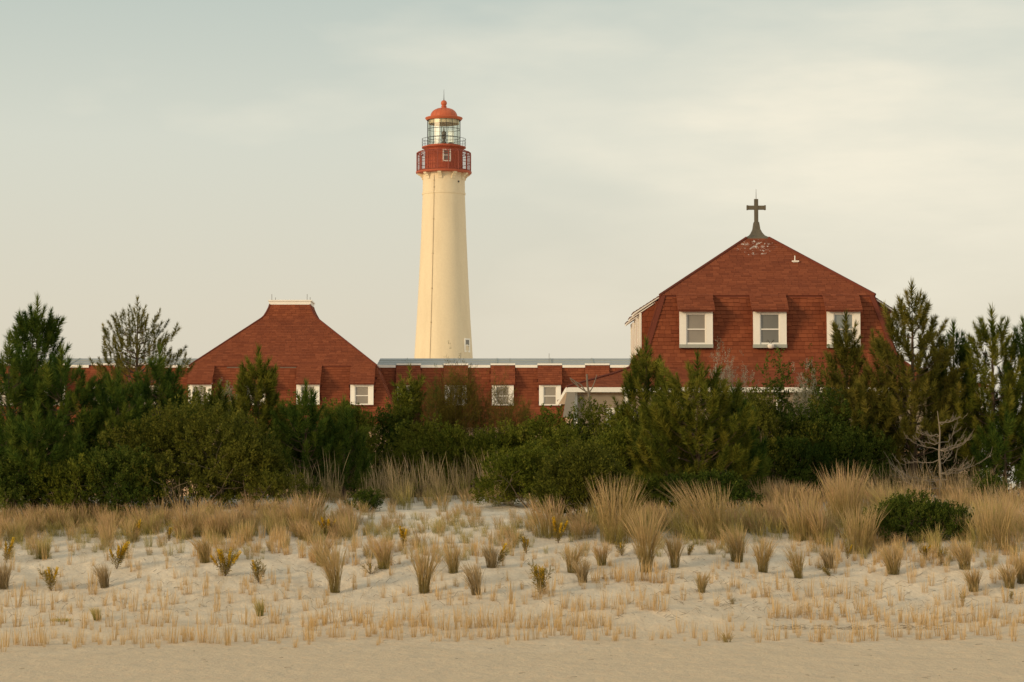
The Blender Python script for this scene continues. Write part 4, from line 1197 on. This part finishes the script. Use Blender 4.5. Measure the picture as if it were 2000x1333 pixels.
put_shrub(25, 70.8, 900, 180, 'dark low bush at the left edge behind the grass', 144, mt='leaf_dark', n=700)
put_shrub(135, 70.8, 910, 160, 'low green bush at the foot of the dense left pine', 145, mt='leaf_green', n=600)

put_shrub(1375, 70.9, 930, 190, 'low dark bush under the large green pine', 146, mt='leaf_dark', n=600)
put_shrub(1270, 70.6, 940, 130, 'low green bush between tall plumed grass and large pine', 147, mt='leaf_green', n=400)

# ------------------------------------------------------------------ dead wood
def dead_tree(base, H, R, label, seed, nw=6, name='dead_tree'):
    r = random.Random(seed)
    t = thing(name, base, label, 'dead tree', 'dead trees')
    tr = MB(); B = Vector(base)
    tr.tube([B + Vector((0, 0, -.1)), B + Vector((.04, 0, H * .25)), B + Vector((.0, 0, H * .5)), B + Vector((.03, 0, H * .75)), B + Vector((-.04, 0, H * .97))], [.05, .042, .034, .022, .010], 7)
    tr.build('trunk', M['deadwood'], t)
    for i in range(nw):
        f = .12 + .80 * (i + r.uniform(-.4, .4)) / nw
        for k in range(r.choice((2, 3, 4))):
            br = MB()
            az = r.choice((0, 3.14)) + r.gauss(0, .9)
            L = R * (1.1 - f * .75) * r.uniform(.6, 1.1)
            e = Vector((math.cos(az), math.sin(az) * .7, 0)); p0 = B + Vector((0, 0, H * f))
            curl = r.uniform(.1, .75); dip = r.uniform(-.22, .25)
            cv = lambda u: p0 + e * L * u + Vector((0, 0, L * (dip * u + curl * u ** 3)))
            jit = [Vector((r.gauss(0, .03), r.gauss(0, .03), r.gauss(0, .035))) * (u > 0) for u in range(7)]
            br.tube([cv(u / 6) + jit[u] for u in range(7)], [.016, .014, .012, .010, .008, .006, .003], 5, False)
            for j in range(r.randint(6, 10)):
                u = r.uniform(.3, .95); q = cv(u); s = Vector((-e.y, e.x, 0)) * r.uniform(-1, 1)
                l2 = L * r.uniform(.12, .35); d = (e * .6 + s + Vector((0, 0, r.uniform(.1, .9)))).normalized()
                q1 = q + d * l2 * .5; q2 = q1 + (d + Vector((0, 0, .7))).normalized() * l2 * .5
                br.tube([q, q1, q2], [.009, .007, .003], 4, False)
                if r.random() < .6:
                    br.tube([q1, q1 + (d + Vector((r.uniform(-1, 1), r.uniform(-1, 1), .3))).normalized() * l2 * .4], [.006, .002], 4, False)
            br.build('branch', M['deadwood'], t)
    return t
b_ = at(1832, 74.8)
dead_tree(b_, PZ(798, 74.8) - b_.z, hpx(112, b_.y), 'bare grey dead pine with upcurved branches at right', 5, nw=8)
# forked bare branch before the porch
t = thing('dead_tree', at(1150, 81.5), 'bare forked grey stem standing in front of the porch corner', 'dead tree', 'dead trees')
fk = MB(); b_ = at(1150, 81.5); Yf = 81.5
fk.tube([b_ - Vector((0, 0, .1)), P(1152, 800, Yf), P(1150, 768, Yf), P(1147, 752, Yf), P(1146, 731, Yf)], [.05, .045, .04, .035, .028], 7); fk.build('trunk', M['deadwood'], t)
for pts in (((1149, 768), (1131, 757), (1117, 745), (1113, 738)), ((1131, 757), (1122, 744), (1113, 738.5)), ((1149, 770), (1157, 758), (1162, 745), (1166, 732)), ((1143, 764), (1135, 752), (1125, 746))):
    fk = MB(); fk.tube([P(x, y, Yf - .02) for x, y in pts], [.026, .02, .016, .012][:len(pts)], 5); fk.build('branch', M['deadwood'], t)

# ------------------------------------------------------------------ grasses
rg = np.random.default_rng(77); rp = random.Random(5)
T_pink = [blades(85, 1.0, .26, .30, 200 + k, w=.0048, head=1.7, wispy=True) for k in range(5)]
T_green = [blades(58, 1.0, .26, .34, 210 + k, w=.0052, head=1.0, wispy=True) for k in range(4)]
T_stalk = [blades(16, 1.0, .26, .18, 220 + k, w=.0032, head=1.7, wispy=True) for k in range(5)]
T_bunch = [blades(110, 1.0, .10, .30, 230 + k, w=.0085, head=1.1, hvar=.45) for k in range(5)]
T_straw = [blades(24, 1.0, .17, .16, 240 + k, w=.0090, head=.8, up=.02, hvar=.6, curve=1.1, wind=(0, 0)) for k in range(8)]
def gp(px, py): return G(px, py)
def lay(poly, n, tpls, hlo, hhi, seed, jitter=1.0):
    """random tufts over a photo-mapped patch of dune: poly = [(px, py_front, py_back)...]"""
    r = random.Random(seed); out = []
    xs_ = [p[0] for p in poly]
    for _ in range(n):
        px = r.uniform(xs_[0], xs_[-1])
        f = np.interp(px, xs_, [p[1] for p in poly]); bk = np.interp(px, xs_, [p[2] for p in poly])
        py = f + (bk - f) * r.random() + r.gauss(0, 5) + 7 * math.sin(px * .031 + seed) + 5 * math.sin(px * .083 + seed * 2)
        g = G(px, py)
        h = r.uniform(hlo, hhi)
        out.append((r.choice(tpls), g.x, g.y, g.z - .02, h, r.uniform(-.7, .7) if jitter else 0, 1.0))
    return out
# broad bands that nobody could count
items = lay([(-30, 1056, 1014), (300, 1056, 1018), (560, 1052, 1012), (700, 1050, 1015)], 230, T_pink, .30, .70, 1)
items += lay([(700, 1050, 1010), (1000, 1056, 1005), (1120, 1062, 1032)], 60, T_pink, .22, .45, 2)
items += lay([(1120, 1052, 1030), (1500, 1048, 1022), (1700, 1056, 1000)], 90, T_pink, .35, .8, 3)
items += lay([(1640, 1060, 1000), (2030, 1064, 1000)], 75, T_pink, .35, .75, 41)
items += lay([(1480, 1000, 955), (1720, 1000, 960)], 75, T_pink, .5, .95, 4)
items += lay([(1720, 1000, 962), (2030, 1010, 975)], 60, T_pink, .35, .75, 42)
items += lay([(560, 985, 966), (1010, 1000, 968)], 26, T_pink, .3, .6, 5)
items += lay([(-30, 1085, 1050), (1000, 1095, 1055), (2030, 1095, 1058)], 60, T_pink, .25, .55, 44)
field('dune_grass', 'pinkish tan bluestem grass covering the dune shoulder', items, 'g_pink')
items = lay([(-30, 1058, 1018), (690, 1056, 1020)], 170, T_green, .3, .65, 6)
items += lay([(690, 1056, 1022), (1120, 1062, 1028)], 80, T_green, .2, .42, 66)
items += lay([(1120, 1062, 1030), (2030, 1068, 1010)], 150, T_green, .45, .85, 7)
items += lay([(560, 985, 966), (1010, 988, 966)], 40, T_green, .4, .9, 8)
items += lay([(-30, 1090, 1052), (900, 1092, 1054), (2030, 1098, 1060)], 110, T_green, .16, .42, 43)
field('green_grass', 'yellow green dune grass mixed low between the tan grass', items, 'g_green')
items = lay([(560, 982, 966), (1000, 985, 966)], 85, T_stalk, .8, 1.6, 9)
items += lay([(1160, 960, 945), (1240, 960, 945)], 10, T_stalk, 1.6, 2.2, 10)
items += lay([(1700, 985, 962), (1960, 990, 965)], 90, T_stalk, .6, 1.2, 11)
items += lay([(0, 1010, 995), (560, 1008, 995)], 14, T_stalk, .8, 1.4, 12)
items += lay([(780, 982, 966), (1000, 982, 966)], 22, T_stalk, .8, 1.7, 13)
items += lay([(-20, 1205, 1075), (2020, 1210, 1080)], 170, T_stalk, .12, .34, 14)
field('dry_stalks', 'tall dry grey stalks standing at the foot of the shrubs', items, 'g_grey')

# big single clumps: (px, py base, height px, label, material, count)
clumps = [
 (140, 1012, 100, 'tall olive switchgrass clump at left with long arching stems', 'g_green', 1.2),
 (372, 1048, 62, 'pink topped grass clump below the big olive shrub', 'g_pink', 1.2),
 (600, 1040, 75, 'rosy grass clump left of the pale sand patch', 'g_pink', 1.3),
 (655, 1158, 100, 'narrow tan bunchgrass with bent tops left of centre', 'g_tan', .75),
 (628, 1105, 62, 'rounded pinkish bunchgrass behind the narrow tan bunch', 'g_pink', .9),
 (828, 1158, 92, 'tan bunchgrass standing alone left of centre on bare sand', 'g_tan', .85),
 (750, 1112, 60, 'broad pale bunchgrass between two narrow bunches', 'g_pink', .95),
 (885, 1120, 55, 'short grey tan bunchgrass right of the lone bunch', 'g_tan', .8),
 (930, 1162, 62, 'thin dry bunchgrass with sparse stems near centre', 'g_grey', .6),
 (1072, 1050, 78, 'dense pink grass clump at centre right', 'g_pink', 1.3),
 (1205, 1060, 125, 'tall tan grass clump with long plumes left of the large pine', 'g_tan', 1.5),
 (1262, 1118, 128, 'dark based bunchgrass in front of the tall plumed clump', 'g_tan', 1.0),
 (1318, 1110, 68, 'small upright bunchgrass right of the dark based bunch', 'g_tan', .6),
 (1385, 1052, 108, 'wide plumed grass clump below the large green pine', 'g_tan', 1.8),
 (1440, 1098, 70, 'bushy tan bunchgrass in front of the wide plumed clump', 'g_tan', 1.0),
 (1118, 1120, 52, 'grey tan bunchgrass at centre right on the sand', 'g_tan', .8),
 (1138, 1138, 46, 'smaller bunchgrass touching the grey tan one', 'g_grey', .6),
 (1570, 1055, 85, 'rounded pink grass clump under the dark shrubs at right', 'g_pink', 1.4),
 (1600, 1062, 70, 'reddish narrow grass clump at the end of the pink one', 'g_pink', .8),
 (1650, 1030, 120, 'tallest rose grass clump left of the green mound', 'g_pink', 1.5),
 (1680, 1082, 92, 'tan green bunchgrass left of the dark green mound', 'g_tan', 1.2),
 (1745, 1040, 95, 'golden green grass growing through the dark green mound', 'g_green', 1.1),
 (1560, 1130, 62, 'narrow straw bunchgrass standing on sand at right', 'g_tan', .6),
 (1745, 1122, 62, 'wide fanned bunchgrass below the dark green mound', 'g_tan', 1.0),
 (1885, 1112, 58, 'fanned bunchgrass right of the dark green mound', 'g_tan', .9),
 (1902, 1155, 48, 'dark brown bunchgrass low at right', 'g_tan', .7),
 (1945, 1072, 100, 'big tan grass clump near the right edge', 'g_tan', 1.6),
 (1972, 1150, 50, 'leaning bunchgrass close to the right edge', 'g_tan', .7),
 (1996, 1140, 60, 'bunchgrass cut by the right edge', 'g_tan', .8),
 (1490, 1118, 68, 'pale bunchgrass right of centre with spreading top', 'g_tan', .7),
 (85, 1092, 40, 'grey green bunchgrass at the left sand edge', 'g_green', .8),
 (205, 1148, 46, 'thin grey bunchgrass on the left sand', 'g_grey', .6),
 (6, 1150, 55, 'grey bunchgrass cut by the left edge', 'g_grey', .8),
 (400, 1100, 52, 'straw bunchgrass above the yellow goldenrod', 'g_tan', .8),
 (190, 1212, 26, 'little olive tuft among straw rows at left', 'g_green', .35),
 (508, 1203, 34, 'little olive tuft between straw rows left of centre', 'g_green', .35),
 (1370, 1158, 40, 'small brown tuft on bare sand right of centre', 'g_tan', .4),
 (960, 1110, 45, 'twiggy grey bunchgrass near the centre', 'g_grey', .7),
 (1175, 1105, 42, 'low reddish bunchgrass by the tall plumed clump', 'g_pink', .7),
 (1620, 1110, 40, 'sparse grey bunchgrass at right behind the straw', 'g_grey', .7),
]
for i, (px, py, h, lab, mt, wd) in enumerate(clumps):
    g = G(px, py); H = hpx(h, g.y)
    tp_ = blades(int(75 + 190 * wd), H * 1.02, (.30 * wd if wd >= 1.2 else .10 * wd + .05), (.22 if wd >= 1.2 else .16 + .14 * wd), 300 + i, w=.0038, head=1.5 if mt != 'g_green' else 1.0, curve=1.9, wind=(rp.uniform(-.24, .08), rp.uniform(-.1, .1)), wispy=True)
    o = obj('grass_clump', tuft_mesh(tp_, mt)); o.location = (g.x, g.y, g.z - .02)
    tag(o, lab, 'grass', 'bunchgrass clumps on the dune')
# planted straw tufts: rows on the lower sand, single objects
meshes = [tuft_mesh(tp_, 'g_straw') for tp_ in T_straw]
spots = []
def row(x0, x1, y0, y1, step, jy, lab, p=1.0):
    x = x0
    while x < x1:
        if rp.random() < p: spots.append((x + rp.uniform(-6, 6), y0 + (y1 - y0) * (x - x0) / (x1 - x0) + rp.gauss(0, jy), lab))
        x += step * rp.uniform(.6, 1.4)
B_ = 'short straw coloured beachgrass tuft '
row(0, 620, 1262, 1254, 13, 5, B_ + 'in the lowest row at left')
row(0, 640, 1225, 1222, 19, 4, B_ + 'in the second row from the bottom at left', .9)
row(600, 1200, 1222, 1228, 10, 7, B_ + 'in the dense band at bottom centre')
row(600, 1210, 1246, 1250, 17, 5, B_ + 'in the lowest row at bottom centre')
row(1200, 1420, 1250, 1248, 22, 5, B_ + 'in the thin lowest row right of centre')
row(1500, 1730, 1205, 1206, 9, 5, B_ + 'in the tight row above the dark wrack line')
row(1470, 2000, 1252, 1246, 15, 6, B_ + 'in the lowest row along the wrack line at right')
row(1740, 2000, 1218, 1215, 11, 6, B_ + 'in the second row from the bottom at far right')
row(1160, 1300, 1136, 1140, 10, 4, B_ + 'in the short high row below the dark based bunchgrass')
row(1100, 1300, 1190, 1190, 13, 6, B_ + 'in the middle row right of centre')
row(1180, 1500, 1168, 1170, 26, 10, B_ + 'standing apart on littered sand right of centre', .8)
row(0, 640, 1178, 1180, 22, 12, B_ + 'scattered between the bunchgrasses and rows at left')
row(640, 1100, 1180, 1180, 30, 12, B_ + 'scattered above the dense band at centre')
row(1500, 2000, 1172, 1170, 20, 12, B_ + 'scattered on the right sand above the rows')
spots.sort(key=lambda s: -s[1])
rest = []
for i, (px, py, lab) in enumerate(spots):
    g = G(px, py); h = hpx(rp.uniform(26, 46), g.y)
    if i < 300:
        o = obj('straw_tuft', rp.choice(meshes)); o.location = (g.x, g.y, g.z - .02); o.rotation_euler = (0, 0, rp.uniform(0, 6.28)); o.scale = (h, h, h)
        tag(o, lab, 'grass', 'planted straw tufts on the sand')
    else: rest.append((rp.choice(T_straw), g.x, g.y, g.z - .02, h, rp.uniform(0, 6.28), 1.0))
# sparser straw further up the slope
rest += lay([(-20, 1170, 1062), (700, 1165, 1062), (1500, 1160, 1065), (2020, 1165, 1070)], 300, T_straw, .22, .42, 31)
rest += lay([(560, 1100, 1064), (1000, 1100, 1066)], 70, T_straw, .3, .5, 32)
rest += lay([(380, 1090, 1052), (560, 1090, 1052)], 50, T_straw, .3, .55, 33)
rest += lay([(1580, 1110, 1066), (2020, 1110, 1070)], 110, T_straw, .3, .5, 34)
rest += lay([(-20, 1262, 1170), (2020, 1255, 1170)], 160, T_straw, .14, .3, 35)
field('straw_grass', 'sparse straw coloured beachgrass scattered up the sandy slope', rest, 'g_straw')

# ------------------------------------------------------------------ goldenrod
LEAF = [sprig_template(20, 400 + k, leaf=.42, width=.2, spread=.9) for k in range(3)]
FLOW = [sprig_template(70, 410 + k, leaf=.16, width=.7, spread=.8) for k in range(3)]
def goldenrod(px, py, h, label, seed, stems=5, gold=.8, spread=.5):
    r = np.random.default_rng(seed); g = G(px, py); H = hpx(h, g.y)
    t = thing('goldenrod_plant', g, label, 'wildflower', 'goldenrod plants on the sand')
    st = MB(); lp, ld, ls, fp, fd, fs = [], [], [], [], [], []
    for k in range(stems):
        a = r.uniform(0, 6.28); L = H * r.uniform(.65, 1.0)
        e = Vector((math.cos(a) * spread * r.uniform(.2, 1), math.sin(a) * spread * r.uniform(.2, 1), 0))
        cv = lambda u: Vector(g) + e * L * u + Vector((0, 0, L * (u - .15 * u * u) - .02))
        st.tube([cv(0), cv(.5), cv(1)], [.008, .006, .003], 4, False)
        for u in (.08, .25, .42, .6, .75):
            lp.append(cv(u)); ld.append((cv(1) - cv(0)) + Vector(r.normal(0, .05, 3))); ls.append(L * .34 + .05)
        if r.random() < gold:
            for u in (.6, .74, .86, .97):
                fp.append(cv(u)); ld_ = (cv(1) - cv(.5)); fd.append(ld_); fs.append(L * .38)
    st.build('stem', M['twig'], t)
    V, T, A_ = scatter(LEAF, np.array(lp), np.array(ld), np.array(ls), r)
    obj('leaves', np_mesh('leaves', V, tris=T, mat=M['goldleaf'], attrs={'tone': A_}), t)
    if fp:
        V, T, A_ = scatter(FLOW, np.array(fp), np.array(fd), np.array(fs), r)
        obj('flowers', np_mesh('flowers', V, tris=T, mat=M['goldflower'], attrs={'tone': A_}), t)
gold = [(100, 1156, 50, 'goldenrod with four budding upright stems on left sand', 5, .45, .55), (228, 1112, 52, 'goldenrod with dark leaf rosette and yellow tips at left', 5, .7, .5),
 (440, 1126, 48, 'brightest yellow goldenrod clump left of centre', 9, 1, .6), (505, 1138, 46, 'dark leafy goldenrod right of the brightest one', 6, .35, .5),
 (12, 1100, 45, 'goldenrod at the left edge with one yellow tip', 3, .8, .3), (640, 1052, 38, 'yellow goldenrod clump in grass left of the sand patch', 8, .9, .5),
 (788, 1072, 46, 'tall narrow yellow goldenrod near the centre', 3, 1, .15), (724, 1122, 26, 'small sprawling goldenrod with one yellow head', 4, .5, .9),
 (968, 1108, 42, 'twiggy goldenrod with few flowers right of centre', 6, .2, .7), (1055, 1162, 62, 'leafy pale goldenrod with brown stem at centre', 7, .3, .45),
 (1028, 1082, 36, 'goldenrod in the grass edge at centre', 5, .5, .5), (1345, 1085, 22, 'low spreading goldenrod on sand before the pine', 5, .2, 1.0),
 (1215, 1086, 26, 'low goldenrod sprawl right of the dark shrub', 5, .3, 1.0), (1622, 1126, 22, 'flat sprawling goldenrod at right on sand', 5, .3, 1.3),
 (1655, 1092, 34, 'single yellow headed goldenrod at right', 3, .7, .3), (1975, 1172, 16, 'small bright green sprout at far right on sand', 4, 0, .5),
 (1432, 1182, 12, 'tiny green sprout on bare sand right of centre', 3, 0, .5), (1882, 1184, 26, 'dark little stem plant low at right', 2, .2, .3),
 (265, 1058, 40, 'goldenrod half hidden in the left grass', 5, .8, .4), (330, 1058, 36, 'yellow goldenrod at the foot of left grass', 4, .9, .4), (1090, 1062, 44, 'yellow green goldenrod at the base of the dark shrub', 5, .6, .4),
 (1805, 1096, 34, 'leafy goldenrod below the dark green mound', 5, .3, .4), (1838, 1104, 36, 'goldenrod stem right of the leafy one below the mound', 4, .4, .3)]
for i, (px, py, h, lab, st_, gd, sp_) in enumerate(gold): goldenrod(px, py, h, lab, 500 + i, st_, gd, sp_)

# ------------------------------------------------------------------ litter on the sand: twigs, wrack, dry leaves
lt_ = MB(); r = random.Random(9)
def twigs(n, x0, x1, y0, y1, l0, l1, fl=.25):
    for _ in range(n):
        px, py = r.uniform(x0, x1), r.uniform(y0, y1); g = G(px, py); a = r.uniform(-.9, .9) + r.choice((0, 3.14)); L = r.uniform(l0, l1)
        d = Vector((math.cos(a), math.sin(a), 0)); pts = [g + d * L * u + Vector((r.gauss(0, .02), r.gauss(0, .02), .008 + fl * L * r.random() * (u > 0))) for u in (0, .5, 1)]
        pts = [Vector((p_.x, p_.y, max(p_.z, gz(p_.x, p_.y) + .006))) for p_ in pts]
        lt_.tube(pts, [.005, .004, .002], 3, False)
twigs(620, 0, 2000, 1075, 1215, .05, .22, .6)
twigs(150, 1250, 1900, 1120, 1215, .06, .28, .5)
twigs(130, 1500, 1880, 1224, 1232, .08, .3, .2)
twigs(40, 0, 2000, 1240, 1330, .05, .2, .1)
tag(lt_.build('beach_litter', M['twig']), 'dry twigs and wrack scattered over the sand', 'litter', None, 'stuff')
g = G(1420, 1255)
t = tag(obj('dry_weed', tuft_mesh(blades(40, .28, .10, .6, 990, w=.006), 'g_tan')), 'small brown withered weed on the lower right sand', 'weed'); t.location = (g.x, g.y, g.z - .01)
g = G(120, 1214)
t = tag(obj('moss_patch', tuft_mesh(blades(120, .10, .25, .5, 991, w=.006), 'g_green')), 'flat mossy green patch among straw rows at left', 'weed'); t.location = (g.x, g.y, g.z - .01)
